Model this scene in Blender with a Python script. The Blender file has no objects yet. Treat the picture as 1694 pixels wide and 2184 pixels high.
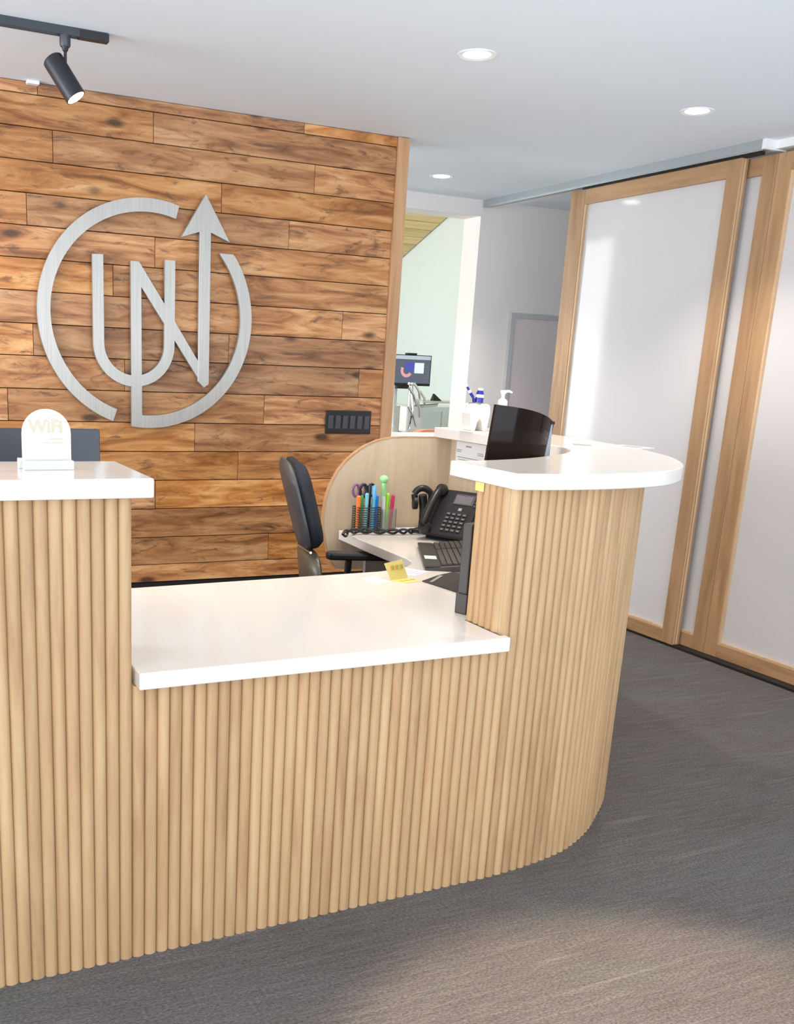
import bpy, bmesh, math, random
from mathutils import Vector, Matrix
random.seed(7)
PI = math.pi
sc = bpy.context.scene
COL = sc.collection

# ------------------------------------------------------------------ camera
cd = bpy.data.cameras.new('camera'); cam = bpy.data.objects.new('camera', cd); COL.objects.link(cam)
R = ((0.91260, -0.40662, 0.04200), (-0.06718, -0.25050, -0.96578), (0.40322, 0.87859, -0.25600))
right, down, fwd = (Vector(v).normalized() for v in R)
m = Matrix.Identity(4)
for i in range(3):
    m[i][0] = right[i]; m[i][1] = -down[i]; m[i][2] = -fwd[i]
m.translation = Vector((0, 0, 1.42))
cam.matrix_world = m
cd.sensor_fit = 'HORIZONTAL'; cd.sensor_width = 36.0; cd.lens = 2109.77 / 1694 * 36
cd.shift_x = (847 - 638.63) / 1694; cd.shift_y = (1326.85 - 1092) / 1694
cd.clip_start = 0.05; cd.clip_end = 60
sc.camera = cam
# ------------------------------------------------------------------ view, world, lights
sc.view_settings.view_transform = 'Standard'; sc.view_settings.look = 'None'
sc.view_settings.gamma = 1.0; sc.view_settings.use_curve_mapping = False
sc.view_settings.exposure = 0.33
sc.cycles.use_denoising = True
sc.cycles.max_bounces = 10; sc.cycles.diffuse_bounces = 8; sc.cycles.sample_clamp_indirect = 8
w = bpy.data.worlds.new('sky'); sc.world = w; w.use_nodes = True
w.node_tree.nodes['Background'].inputs[0].default_value = (0.72, 0.86, 1.0, 1)
w.node_tree.nodes['Background'].inputs[1].default_value = 1.6

def area(name, loc, direction, sx, sy, power, color):
    ld = bpy.data.lights.new(name, 'AREA'); ld.shape = 'RECTANGLE'; ld.size = sx; ld.size_y = sy
    ld.energy = power; ld.color = color
    o = bpy.data.objects.new(name, ld); COL.objects.link(o); o.location = loc
    o.rotation_euler = Vector(direction).to_track_quat('-Z', 'Y').to_euler()
    return o
def spot(name, loc, direction, power, color, size=1.6, blend=0.5, radius=0.05):
    ld = bpy.data.lights.new(name, 'SPOT'); ld.energy = power; ld.color = color
    ld.spot_size = size; ld.spot_blend = blend; ld.shadow_soft_size = radius
    o = bpy.data.objects.new(name, ld); COL.objects.link(o); o.location = loc
    o.rotation_euler = Vector(direction).to_track_quat('-Z', 'Y').to_euler()
    return o
DAY = (0.88, 0.93, 1.0); WARM = (1.0, 0.80, 0.58); NEUT = (1.0, 0.91, 0.80)
area('window_daylight', (1.2, -3.3, 1.45), (0, 1, -0.02), 7.0, 2.0, 98, DAY)
area('ceiling_fill', (1.4, -1.5, 0.03), (0, 0, 1), 6.5, 2.8, 170, (0.78, 0.90, 1.0))  # added upward fill to brighten the ceiling, not a real sunlit floor
area('left_fill', (-2.85, 3.25, 1.55), (1, 0.0, 0.30), 2.1, 1.7, 112, (0.86, 0.93, 1.0))  # unseen fill added for ceiling, doors and wood wall; the wall here is solid
area('side_fill', (-2.8, -0.6, 1.5), (1, 0.10, 0.12), 5.0, 1.9, 72, (0.98, 0.97, 0.98))  # added fill from the left for doors and walls, no window there
area('corridor_fill', (0.9, 5.42, 1.6), (1, 0.04, 0.22), 0.9, 1.6, 14, (0.93, 0.96, 1.0))  # unseen fill added behind the wood wall to brighten the far wall
area('treatment_room_daylight', (1.7, 8.0, 1.7), (1, 0.1, 0.1), 2.4, 1.8, 64, (0.93, 1.0, 1.0))

# ------------------------------------------------------------------ materials
MATS = {}
def nodes(name):
    mt = bpy.data.materials.new(name); mt.use_nodes = True
    nt = mt.node_tree; return mt, nt, nt.nodes['Principled BSDF']
def plain(name, col, rough=0.5, metal=0.0, spec=0.5, noise=0.0, nscale=40, coat=0.0, bump=0.0, emit=None, es=0, alpha=1.0, trans=0.0):
    if name in MATS: return MATS[name]
    mt, nt, b = nodes(name)
    b.inputs['Base Color'].default_value = (*col, 1)
    b.inputs['Roughness'].default_value = rough; b.inputs['Metallic'].default_value = metal
    b.inputs['Specular IOR Level'].default_value = spec; b.inputs['Coat Weight'].default_value = coat
    b.inputs['Transmission Weight'].default_value = trans
    if emit: b.inputs['Emission Color'].default_value = (*emit, 1); b.inputs['Emission Strength'].default_value = es
    if noise or bump:
        tc = nt.nodes.new('ShaderNodeTexCoord'); n = nt.nodes.new('ShaderNodeTexNoise')
        n.inputs['Scale'].default_value = nscale; n.inputs['Detail'].default_value = 4
        nt.links.new(tc.outputs['Object'], n.inputs['Vector'])
        if noise:
            mx = nt.nodes.new('ShaderNodeMix'); mx.data_type = 'RGBA'
            mx.inputs[6].default_value = (*[c * (1 - noise) for c in col], 1)
            mx.inputs[7].default_value = (*[min(1, c * (1 + noise)) for c in col], 1)
            nt.links.new(n.outputs['Fac'], mx.inputs[0]); nt.links.new(mx.outputs[2], b.inputs['Base Color'])
        if bump:
            bp = nt.nodes.new('ShaderNodeBump'); bp.inputs['Strength'].default_value = bump; bp.inputs['Distance'].default_value = 0.002
            nt.links.new(n.outputs['Fac'], bp.inputs['Height']); nt.links.new(bp.outputs[0], b.inputs['Normal'])
    MATS[name] = mt; return mt

def vary_vec(nt, scale):
    """object coordinates shifted by a random amount per object, stretched by scale"""
    tc = nt.nodes.new('ShaderNodeTexCoord'); oi = nt.nodes.new('ShaderNodeObjectInfo')
    mul = nt.nodes.new('ShaderNodeMath'); mul.operation = 'MULTIPLY'; mul.inputs[1].default_value = 57.0
    nt.links.new(oi.outputs['Random'], mul.inputs[0])
    add = nt.nodes.new('ShaderNodeVectorMath'); add.operation = 'ADD'
    nt.links.new(tc.outputs['Object'], add.inputs[0]); nt.links.new(mul.outputs[0], add.inputs[1])
    mp = nt.nodes.new('ShaderNodeMapping'); mp.inputs['Scale'].default_value = scale
    nt.links.new(add.outputs[0], mp.inputs[0])
    return mp.outputs[0], oi, add.outputs[0]
def noise_node(nt, vec, scale, detail=5, rough=0.6, dist=0.0):
    n = nt.nodes.new('ShaderNodeTexNoise'); n.inputs['Scale'].default_value = scale; n.inputs['Detail'].default_value = detail
    n.inputs['Roughness'].default_value = rough; n.inputs['Distortion'].default_value = dist
    nt.links.new(vec, n.inputs['Vector']); return n.outputs['Fac']
def ramp(nt, fac, stops):
    r = nt.nodes.new('ShaderNodeValToRGB'); e = r.color_ramp.elements
    while len(e) < len(stops): e.new(0.5)
    for el, (p, c) in zip(e, stops):
        el.position = p; el.color = (*c, 1) if len(c) == 3 else c
    nt.links.new(fac, r.inputs[0]); return r.outputs[0]
def mixc(nt, fac, a, b, mode='MIX'):
    mx = nt.nodes.new('ShaderNodeMix'); mx.data_type = 'RGBA'; mx.blend_type = mode
    for s, v in ((0, fac), (6, a), (7, b)):
        if isinstance(v, (int, float)): mx.inputs[s].default_value = v
        elif isinstance(v, tuple): mx.inputs[s].default_value = (*v, 1)
        else: nt.links.new(v, mx.inputs[s])
    return mx.outputs[2]
def mathn(nt, op, a, b=None, c=None):
    n = nt.nodes.new('ShaderNodeMath'); n.operation = op
    for i, v in enumerate((a, b, c)):
        if v is None: continue
        if isinstance(v, (int, float)): n.inputs[i].default_value = v
        else: nt.links.new(v, n.inputs[i])
    return n.outputs[0]

def reclaimed():
    mt, nt, b = nodes('reclaimed_oak')
    vec, oi, raw = vary_vec(nt, (1.0, 1.0, 7.0))
    g = noise_node(nt, vec, 2.6, 7, 0.62, 0.9)
    base = ramp(nt, g, [(0.22, (0.10, 0.035, 0.014)), (0.38, (0.33, 0.140, 0.055)), (0.50, (0.55, 0.265, 0.115)), (0.61, (0.70, 0.39, 0.185)), (0.76, (0.80, 0.51, 0.28))])
    fine, _, _ = vary_vec(nt, (2.0, 1.0, 90.0))
    fg = noise_node(nt, fine, 4.0, 3, 0.6)
    base = mixc(nt, mathn(nt, 'MULTIPLY', fg, 0.26), base, (0.26, 0.11, 0.04))
    # grey-brown mineral streaks
    sv, _, _ = vary_vec(nt, (1.3, 1.0, 5.5))
    s = noise_node(nt, sv, 3.1, 5, 0.7, 1.6)
    sm = ramp(nt, s, [(0.55, (0, 0, 0)), (0.66, (1, 1, 1))])
    base = mixc(nt, mathn(nt, 'MULTIPLY', sm, 0.72), base, (0.115, 0.055, 0.034))
    # thin black cracks
    cv, _, _ = vary_vec(nt, (0.9, 1.0, 9.0))
    c = noise_node(nt, cv, 1.7, 1, 0.4, 0.2)
    cm = ramp(nt, mathn(nt, 'ABSOLUTE', mathn(nt, 'SUBTRACT', c, 0.63)), [(0.0, (1, 1, 1)), (0.011, (0, 0, 0))])
    base = mixc(nt, mathn(nt, 'MULTIPLY', mathn(nt, 'MULTIPLY', cm, sm), 0.85), base, (0.035, 0.018, 0.012))
    # knots
    kv, _, _ = vary_vec(nt, (3.2, 1.0, 7.0))
    vo = nt.nodes.new('ShaderNodeTexVoronoi'); vo.inputs['Scale'].default_value = 0.9; nt.links.new(kv, vo.inputs['Vector'])
    km = ramp(nt, vo.outputs['Distance'], [(0.07, (1, 1, 1)), (0.16, (0, 0, 0))])
    base = mixc(nt, mathn(nt, 'MULTIPLY', km, 0.85), base, (0.055, 0.026, 0.016))
    # board-to-board tone
    hs = nt.nodes.new('ShaderNodeHueSaturation')
    r2 = mathn(nt, 'FRACT', mathn(nt, 'MULTIPLY', oi.outputs['Random'], 13.7))
    nt.links.new(mathn(nt, 'MULTIPLY_ADD', r2, 0.46, 0.80), hs.inputs['Value'])
    r3 = mathn(nt, 'FRACT', mathn(nt, 'MULTIPLY', oi.outputs['Random'], 41.3))
    nt.links.new(mathn(nt, 'MULTIPLY_ADD', r3, 0.16, 0.96), hs.inputs['Saturation'])
    nt.links.new(base, hs.inputs['Color'])
    nt.links.new(hs.outputs[0], b.inputs['Base Color'])
    b.inputs['Roughness'].default_value = 0.45; b.inputs['Specular IOR Level'].default_value = 0.4
    bp = nt.nodes.new('ShaderNodeBump'); bp.inputs['Strength'].default_value = 0.35; bp.inputs['Distance'].default_value = 0.003
    nt.links.new(mathn(nt, 'SUBTRACT', g, mathn(nt, 'MULTIPLY', mathn(nt, 'MULTIPLY', cm, sm), 0.5)), bp.inputs['Height']); nt.links.new(bp.outputs[0], b.inputs['Normal'])
    return mt
def oak(name, axis, dark, mid, light, rough=0.5, spread=0.16, contrast=1.0):
    mt, nt, b = nodes(name)
    sc_ = {'X': (0.8, 9, 9), 'Y': (9, 0.8, 9), 'Z': (9, 9, 0.8)}[axis]
    vec, oi, raw = vary_vec(nt, sc_)
    g = noise_node(nt, vec, 2.4, 5, 0.6, 0.5)
    base = ramp(nt, g, [(0.30, dark), (0.48, mid), (0.70, light)])
    f = tuple(v * 14 if v > 1 else 3 for v in sc_)
    fv, _, _ = vary_vec(nt, f)
    fg = noise_node(nt, fv, 1.5, 2, 0.5)
    base = mixc(nt, mathn(nt, 'MULTIPLY', fg, 0.30 * contrast), base, tuple(c * 0.62 for c in mid))
    hs = nt.nodes.new('ShaderNodeHueSaturation')
    r2 = mathn(nt, 'FRACT', mathn(nt, 'MULTIPLY', oi.outputs['Random'], 17.3))
    nt.links.new(mathn(nt, 'MULTIPLY_ADD', r2, spread, 1 - spread / 2), hs.inputs['Value'])
    nt.links.new(base, hs.inputs['Color']); nt.links.new(hs.outputs[0], b.inputs['Base Color'])
    b.inputs['Roughness'].default_value = rough
    return mt
def carpet():
    mt, nt, b = nodes('grey_streaked_carpet')
    tc = nt.nodes.new('ShaderNodeTexCoord')
    def mapped(s):
        mp = nt.nodes.new('ShaderNodeMapping'); mp.inputs['Scale'].default_value = s
        nt.links.new(tc.outputs['Object'], mp.inputs[0]); return mp.outputs[0]
    broad = noise_node(nt, mapped((1.2, 3.0, 1)), 1.3, 4, 0.6)
    base = ramp(nt, broad, [(0.34, (0.080, 0.072, 0.066)), (0.5, (0.105, 0.092, 0.093)), (0.64, (0.100, 0.104, 0.098))])
    st = noise_node(nt, mapped((5, 60, 1)), 1.4, 4, 0.7)
    sm = ramp(nt, st, [(0.40, (0, 0, 0)), (0.70, (1, 1, 1))])
    base = mixc(nt, mathn(nt, 'MULTIPLY', sm, 0.5), base, (0.22, 0.208, 0.20))
    ln = noise_node(nt, mapped((0.8, 14, 1)), 2.0, 2, 0.5)
    lm = ramp(nt, ln, [(0.62, (0, 0, 0)), (0.72, (1, 1, 1))])
    base = mixc(nt, mathn(nt, 'MULTIPLY', lm, 0.40), base, (0.27, 0.25, 0.24))
    wv = noise_node(nt, mapped((110, 230, 1)), 1.0, 3, 0.7)
    wm = ramp(nt, wv, [(0.36, (0, 0, 0)), (0.62, (1, 1, 1))])
    base = mixc(nt, wm, mixc(nt, 0.55, base, (0.05, 0.045, 0.045)), mixc(nt, 0.16, base, (0.40, 0.37, 0.35)))
    nt.links.new(base, b.inputs['Base Color']); b.inputs['Roughness'].default_value = 0.95
    b.inputs['Specular IOR Level'].default_value = 0.15
    bp = nt.nodes.new('ShaderNodeBump'); bp.inputs['Strength'].default_value = 0.9; bp.inputs['Distance'].default_value = 0.004
    nt.links.new(wv, bp.inputs['Height']); nt.links.new(bp.outputs[0], b.inputs['Normal'])
    return mt
def brushed():
    mt, nt, b = nodes('brushed_steel')
    tc = nt.nodes.new('ShaderNodeTexCoord'); mp = nt.nodes.new('ShaderNodeMapping'); mp.inputs['Scale'].default_value = (300, 300, 4)
    nt.links.new(tc.outputs['Object'], mp.inputs[0])
    n = noise_node(nt, mp.outputs[0], 1.0, 2)
    c = ramp(nt, n, [(0.3, (0.40, 0.38, 0.345)), (0.7, (0.49, 0.465, 0.43))])
    nt.links.new(c, b.inputs['Base Color']); b.inputs['Metallic'].default_value = 0.65
    b.inputs['Roughness'].default_value = 0.42; b.inputs['Anisotropic'].default_value = 0.5
    return mt
def frosted():
    mt, nt, b = nodes('frosted_glass')
    b.inputs['Base Color'].default_value = (0.79, 0.765, 0.765, 1); b.inputs['Roughness'].default_value = 0.09
    b.inputs['Specular IOR Level'].default_value = 0.62
    tr = nt.nodes.new('ShaderNodeBsdfTranslucent'); tr.inputs[0].default_value = (0.80, 0.80, 0.82, 1)
    mx = nt.nodes.new('ShaderNodeMixShader'); mx.inputs[0].default_value = 0.22
    out = nt.nodes['Material Output']
    nt.links.new(b.outputs[0], mx.inputs[1]); nt.links.new(tr.outputs[0], mx.inputs[2]); nt.links.new(mx.outputs[0], out.inputs[0])
    return mt

M = dict(
    plank=reclaimed(), carpet=carpet(), steel=brushed(), frost=frosted(),
    slat=oak('oak_slat', 'Z', (0.40, 0.222, 0.105), (0.52, 0.32, 0.160), (0.60, 0.40, 0.212), 0.5, 0.13),
    trimwood=oak('oak_trim', 'Z', (0.40, 0.20, 0.095), (0.54, 0.30, 0.15), (0.62, 0.38, 0.21), 0.5),
    doorv=oak('oak_door_vertical', 'Z', (0.33, 0.175, 0.080), (0.44, 0.255, 0.125), (0.52, 0.32, 0.17), 0.42, 0.12),
    doorh=oak('oak_door_horizontal', 'Y', (0.33, 0.175, 0.080), (0.44, 0.255, 0.125), (0.52, 0.32, 0.17), 0.42, 0.12),
    bead=oak('oak_bead', 'Z', (0.55, 0.35, 0.19), (0.68, 0.46, 0.27), (0.76, 0.55, 0.35), 0.4, 0.05),
    laminate=oak('maple_laminate', 'Z', (0.56, 0.43, 0.29), (0.64, 0.50, 0.35), (0.69, 0.56, 0.41), 0.45, 0.04, 0.4),
    pine=oak('pine_boards', 'X', (0.62, 0.42, 0.15), (0.78, 0.56, 0.25), (0.86, 0.66, 0.34), 0.5),
    quartz=plain('white_quartz', (0.76, 0.72, 0.675), 0.13, noise=0.02, nscale=60),
    ceil=plain('ceiling_paint', (0.81, 0.88, 0.94), 0.9, bump=0.1, nscale=120),
    wall=plain('grey_white_paint', (0.88, 0.83, 0.80), 0.85, bump=0.08, nscale=150),
    white=plain('white_paint', (0.84, 0.85, 0.86), 0.7),
    mint=plain('mint_paint', (0.76, 0.85, 0.86), 0.85),
    blackp=plain('black_plastic', (0.012, 0.012, 0.014), 0.38, noise=0.2),
    blackm=plain('black_satin_metal', (0.018, 0.019, 0.026), 0.42),
    blackgl=plain('black_gloss', (0.012, 0.006, 0.005), 0.10, spec=0.16),
    track=plain('track_grey_metal', (0.055, 0.065, 0.078), 0.4, metal=0.3),
    fabric=plain('black_mesh_fabric', (0.010, 0.011, 0.020), 0.8, noise=0.3, nscale=400, bump=0.4),
    shell=plain('charcoal_shell', (0.055, 0.055, 0.060), 0.45),
    olive=plain('smoked_plastic', (0.085, 0.072, 0.05), 0.35),
    chrome=plain('chrome', (0.8, 0.8, 0.8), 0.18, metal=1.0),
    alu=plain('anodised_aluminium', (0.46, 0.50, 0.52), 0.35, metal=0.55),
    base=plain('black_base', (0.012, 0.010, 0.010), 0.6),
    keyb=plain('dark_keyboard_plastic', (0.045, 0.038, 0.032), 0.45),
    keys=plain('key_caps', (0.090, 0.078, 0.068), 0.4),
    pad=plain('mouse_pad', (0.035, 0.028, 0.024), 0.8),
    ceramic=plain('white_ceramic', (0.86, 0.84, 0.80), 0.15),
    cream=plain('cream_acrylic', (0.68, 0.63, 0.55), 0.6, spec=0.2),
    engr=plain('engraved_print', (0.50, 0.44, 0.32), 0.5),
    bluepl=plain('navy_blue_plastic', (0.02, 0.025, 0.30), 0.3),
    blueg=plain('blue_grey_panel', (0.040, 0.047, 0.060), 0.42, noise=0.1, nscale=6),
    paper=plain('white_paper', (0.80, 0.79, 0.77), 0.8),
    bluepaper=plain('pale_blue_paper', (0.66, 0.68, 0.80), 0.8),
    yellow=plain('yellow_sticky_paper', (0.74, 0.62, 0.20), 0.8),
    ink=plain('grey_ink', (0.30, 0.29, 0.29), 0.8),
    orangeink=plain('orange_ink', (0.75, 0.30, 0.05), 0.8), greenink=plain('green_ink', (0.25, 0.45, 0.10), 0.8),
    salmon=plain('salmon_plastic', (0.85, 0.30, 0.20), 0.4),
    cabinet=plain('white_cabinet', (0.78, 0.86, 0.87), 0.3),
    lamp=plain('lamp_lens', (1, 1, 1), 0.5, emit=(1.0, 0.95, 0.86), es=14),
    lampw=plain('warm_lamp_lens', (1, 0.9, 0.7), 0.5, emit=(1.0, 0.78, 0.42), es=9),
    red=plain('red_indicator', (0.9, 0.05, 0.08), 0.4, emit=(1.0, 0.03, 0.08), es=3),
    clear=plain('clear_acrylic', (0.95, 0.97, 0.97), 0.05, trans=0.92),
    tin=plain('tin_wire', (0.10, 0.09, 0.09), 0.35, metal=0.7),
    greyplate=plain('card_grey', (0.36, 0.34, 0.32), 0.4),
)
def pcol(name, c, r=0.3): return plain(name, c, r)

# ------------------------------------------------------------------ mesh helpers
class MB:
    def __init__(s): s.v = []; s.f = []
    def add(s, vs, fs, T=None):
        n = len(s.v); s.v += [tuple(T @ Vector(v)) if T else tuple(v) for v in vs]; s.f += [tuple(i + n for i in f) for f in fs]; return s
    def box(s, x0, x1, y0, y1, z0, z1, T=None):
        vs = [(x, y, z) for z in (z0, z1) for y in (y0, y1) for x in (x0, x1)]
        return s.add(vs, [(0, 2, 3, 1), (4, 5, 7, 6), (0, 1, 5, 4), (1, 3, 7, 5), (3, 2, 6, 7), (2, 0, 4, 6)], T)
    def prism(s, poly, lo, hi, axis='z', T=None):
        n = len(poly)
        def P(a, b, t): return {'z': (a, b, t), 'y': (a, t, b), 'x': (t, a, b)}[axis]
        vs = [P(a, b, lo) for a, b in poly] + [P(a, b, hi) for a, b in poly]
        fs = [tuple(range(n)), tuple(range(2 * n - 1, n - 1, -1))] + [(i, i + n, (i + 1) % n + n, (i + 1) % n) for i in range(n)]
        return s.add(vs, fs, T)
    def lathe(s, prof, seg=24, T=None):
        vs, fs = [], []
        for r, z in prof:
            for k in range(seg):
                a = 2 * PI * k / seg; vs.append((r * math.cos(a), r * math.sin(a), z))
        for i in range(len(prof) - 1):
            for k in range(seg):
                k2 = (k + 1) % seg; fs.append((i * seg + k, i * seg + k2, (i + 1) * seg + k2, (i + 1) * seg + k))
        fs.append(tuple(range(seg - 1, -1, -1))); b = (len(prof) - 1) * seg; fs.append(tuple(range(b, b + seg)))
        return s.add(vs, fs, T)
    def tube(s, pts, r, seg=8, T=None):
        pts = [Vector(p) for p in pts]; vs, fs = [], []; n = len(pts)
        up = Vector((0, 0, 1))
        for i, p in enumerate(pts):
            d = (pts[min(i + 1, n - 1)] - pts[max(i - 1, 0)]).normalized()
            a = d.cross(up)
            if a.length < 0.05: a = d.cross(Vector((1, 0, 0)))
            a.normalize(); b = d.cross(a).normalized()
            rr = r[i] if isinstance(r, (list, tuple)) else r
            for k in range(seg):
                t = 2 * PI * k / seg; vs.append(tuple(p + (a * math.cos(t) + b * math.sin(t)) * rr))
        for i in range(n - 1):
            for k in range(seg):
                k2 = (k + 1) % seg; fs.append((i * seg + k, i * seg + k2, (i + 1) * seg + k2, (i + 1) * seg + k))
        fs.append(tuple(range(seg - 1, -1, -1))); fs.append(tuple(range((n - 1) * seg, n * seg)))
        return s.add(vs, fs, T)
    def strip(s, outer, inner, lo, hi, axis='z', T=None):
        """prism between two open polylines of equal length"""
        n = len(outer)
        def P(p, t):
            a, b = p; return {'z': (a, b, t), 'y': (a, t, b)}[axis]
        vs = [P(p, lo) for p in outer] + [P(p, lo) for p in inner] + [P(p, hi) for p in outer] + [P(p, hi) for p in inner]
        fs = []
        for i in range(n - 1):
            fs += [(i, i + 1, n + i + 1, n + i), (2 * n + i, 3 * n + i, 3 * n + i + 1, 2 * n + i + 1), (i, 2 * n + i, 2 * n + i + 1, i + 1), (n + i, n + i + 1, 3 * n + i + 1, 3 * n + i)]
        fs += [(0, n, 3 * n, 2 * n), (n - 1, 3 * n - 1, 4 * n - 1, 2 * n - 1)]
        return s.add(vs, fs, T)
    def mesh(s, name, mat, smooth=None):
        me = bpy.data.meshes.new(name); me.from_pydata(s.v, [], s.f)
        bm = bmesh.new(); bm.from_mesh(me); bmesh.ops.recalc_face_normals(bm, faces=bm.faces)
        if smooth is not None:
            for f in bm.faces: f.smooth = True
            for e in bm.edges:
                if len(e.link_faces) == 2 and e.calc_face_angle(0) > smooth: e.smooth = False
        bm.to_mesh(me); bm.free(); me.materials.append(mat); return me
    def build(s, name, mat, parent=None, smooth=None, bevel=0, loc=None, rot=None, seg=2):
        return link(name, s.mesh(name, mat, smooth), parent, bevel, loc, rot, seg)
def link(name, me, parent=None, bevel=0, loc=None, rot=None, seg=2):
    o = bpy.data.objects.new(name, me); COL.objects.link(o)
    if parent: o.parent = parent
    if loc: o.location = loc
    if rot: o.rotation_euler = rot
    if bevel:
        md = o.modifiers.new('bevel', 'BEVEL'); md.width = bevel; md.segments = seg; md.limit_method = 'ANGLE'; md.angle_limit = 0.6
    return o
def tag(o, label=None, cat=None, group=None, kind=None):
    for k, v in (('label', label), ('category', cat), ('group', group), ('kind', kind)):
        if v: o[k] = v
    return o
def thing(name, label, cat, loc=(0, 0, 0), rz=0, group=None, rot=None):
    o = bpy.data.objects.new(name, None); COL.objects.link(o); o.empty_display_size = 0.1
    o.location = loc; o.rotation_euler = rot if rot else (0, 0, rz); return tag(o, label, cat, group)
def struct(o): o['kind'] = 'structure'; return o
def rounded(w, d, r, n=5, cx=0, cy=0):
    pts = []
    for sx, sy, a0 in ((1, 1, 0), (-1, 1, PI / 2), (-1, -1, PI), (1, -1, 1.5 * PI)):
        for k in range(n + 1):
            a = a0 + PI / 2 * k / n
            pts.append((cx + sx * (w / 2 - r) + r * math.cos(a), cy + sy * (d / 2 - r) + r * math.sin(a)))
    return pts
def catmull(P, per=8):
    P = [Vector(p) for p in P]; Q = [P[0] * 2 - P[1]] + P + [P[-1] * 2 - P[-2]]; out = []
    for i in range(1, len(Q) - 2):
        a, b, c, d = Q[i - 1:i + 3]
        for k in range(per):
            t = k / per
            out.append(0.5 * (2 * b + (c - a) * t + (2 * a - 5 * b + 4 * c - d) * t * t + (3 * b - a - 3 * c + d) * t ** 3))
    out.append(P[-1]); return out
def resample(P, n):
    L = [0]
    for a, b in zip(P, P[1:]): L.append(L[-1] + (b - a).length)
    out, j = [], 0
    for k in range(n):
        s = L[-1] * k / (n - 1)
        while j < len(L) - 2 and L[j + 1] < s: j += 1
        t = (s - L[j]) / max(1e-9, L[j + 1] - L[j]); out.append(P[j].lerp(P[j + 1], min(1, t)))
    return out

# ================================================================== SETTING
CZ = 2.5
struct(MB().box(-3.2, 7.6, -3.7, 10.2, -0.1, 0).build('floor', M['carpet']))
struct(MB().box(-3.2, 7.6, -3.7, 6.0, CZ, CZ + 0.1).build('ceiling', M['ceil']))
# reclaimed-wood feature wall
M['backer'] = plain('dark_batten', (0.02, 0.010, 0.006), 0.9)
wb = struct(MB().box(-3.0, 2.60, 4.69, 4.85, 0, CZ).build('wall_back', M['white']))
rows = [2.499, 2.452, 2.325, 2.1945, 2.065, 1.934, 1.8005, 1.6645, 1.527, 1.389, 1.245, 1.1015, 0.965, 0.8265, 0.688, 0.547, 0.41, 0.322]
joints = {0: [0.824, 2.058], 1: [1.327], 2: [0.883, 2.122], 3: [1.653], 4: [0.766, 1.999], 5: [1.336], 7: [2.311], 8: [1.706], 9: [1.193, 2.421],
          10: [0.661, 1.9], 11: [1.54], 12: [1.767], 13: [1.343], 14: [0.95], 15: [1.948], 16: [1.15]}
for r in range(len(rows) - 1):
    z1, z0 = rows[r] - 0.0018, rows[r + 1] + 0.0018
    xs = sorted(joints.get(r, [])); first = xs[0] if xs else 2.56
    x = first; left = []
    while x > -3.0:
        x -= random.uniform(0.85, 1.5); left.append(max(x, -3.0))
    xs = left[::-1] + xs + [2.562]
    for a, b in zip(xs, xs[1:]):
        if b - a < 0.02: continue
        cx, cz = (a + b) / 2, (z0 + z1) / 2; t = random.uniform(0.0, 0.004)
        hw, hh = (b - a) / 2 - 0.0012, (z1 - z0) / 2
        MB().box(-hw, hw, -0.022 + t, 0.0, -hh, hh).build('plank', M['plank'], wb, loc=(cx, 4.69, cz), bevel=0.0012, seg=1)
struct(MB().box(2.562, 2.624, 4.655, 4.86, 0, CZ - 0.003).build('trim_1', M['trimwood'], bevel=0.002))
struct(MB().box(-3.0, 2.562, 4.66, 4.69, 0, 0.318).build('black_band_back', M['base']))  # black band along the foot of the wall, below the planks
# far wall with the opening to the treatment room
MB().box(-3.0, 2.562, 4.683, 4.689, 0.32, CZ - 0.004).build('batten_board', M['backer'], wb)
fw = MB(); fw.box(3.96, 7.6, 6.0, 6.2, 0, 3.7); fw.box(-3.2, 2.75, 6.0, 6.2, 0, 3.7); fw.box(2.75, 3.96, 6.0, 6.2, 2.40, 3.7)
struct(fw.build('wall_far', M['wall']))
struct(MB().box(-3.2, -3.0, -3.7, 10.2, 0, 3.7).build('wall_left', M['wall']))
struct(MB().box(7.4, 7.6, -3.7, 6.0, 0, CZ).build('wall_right', M['wall']))
fr = MB(); fr.box(-3, 7.4, -3.7, -3.5, 0, 0.35); fr.box(-3, 7.4, -3.7, -3.5, 2.4, CZ); fr.box(-3, -2.6, -3.7, -3.5, 0.35, 2.4); fr.box(5.0, 7.4, -3.7, -3.5, 0.35, 2.4)
struct(fr.build('wall_front', M['wall']))
wf = MB()
for x in (-2.6, -0.7, 1.2, 3.1, 4.94): wf.box(x, x + 0.06, -3.65, -3.58, 0.35, 2.4)
wf.box(-2.6, 5.0, -3.65, -3.58, 0.35, 0.41); wf.box(-2.6, 5.0, -3.65, -3.58, 2.34, 2.4)
wn = struct(wf.build('window_1', M['alu']))
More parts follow.
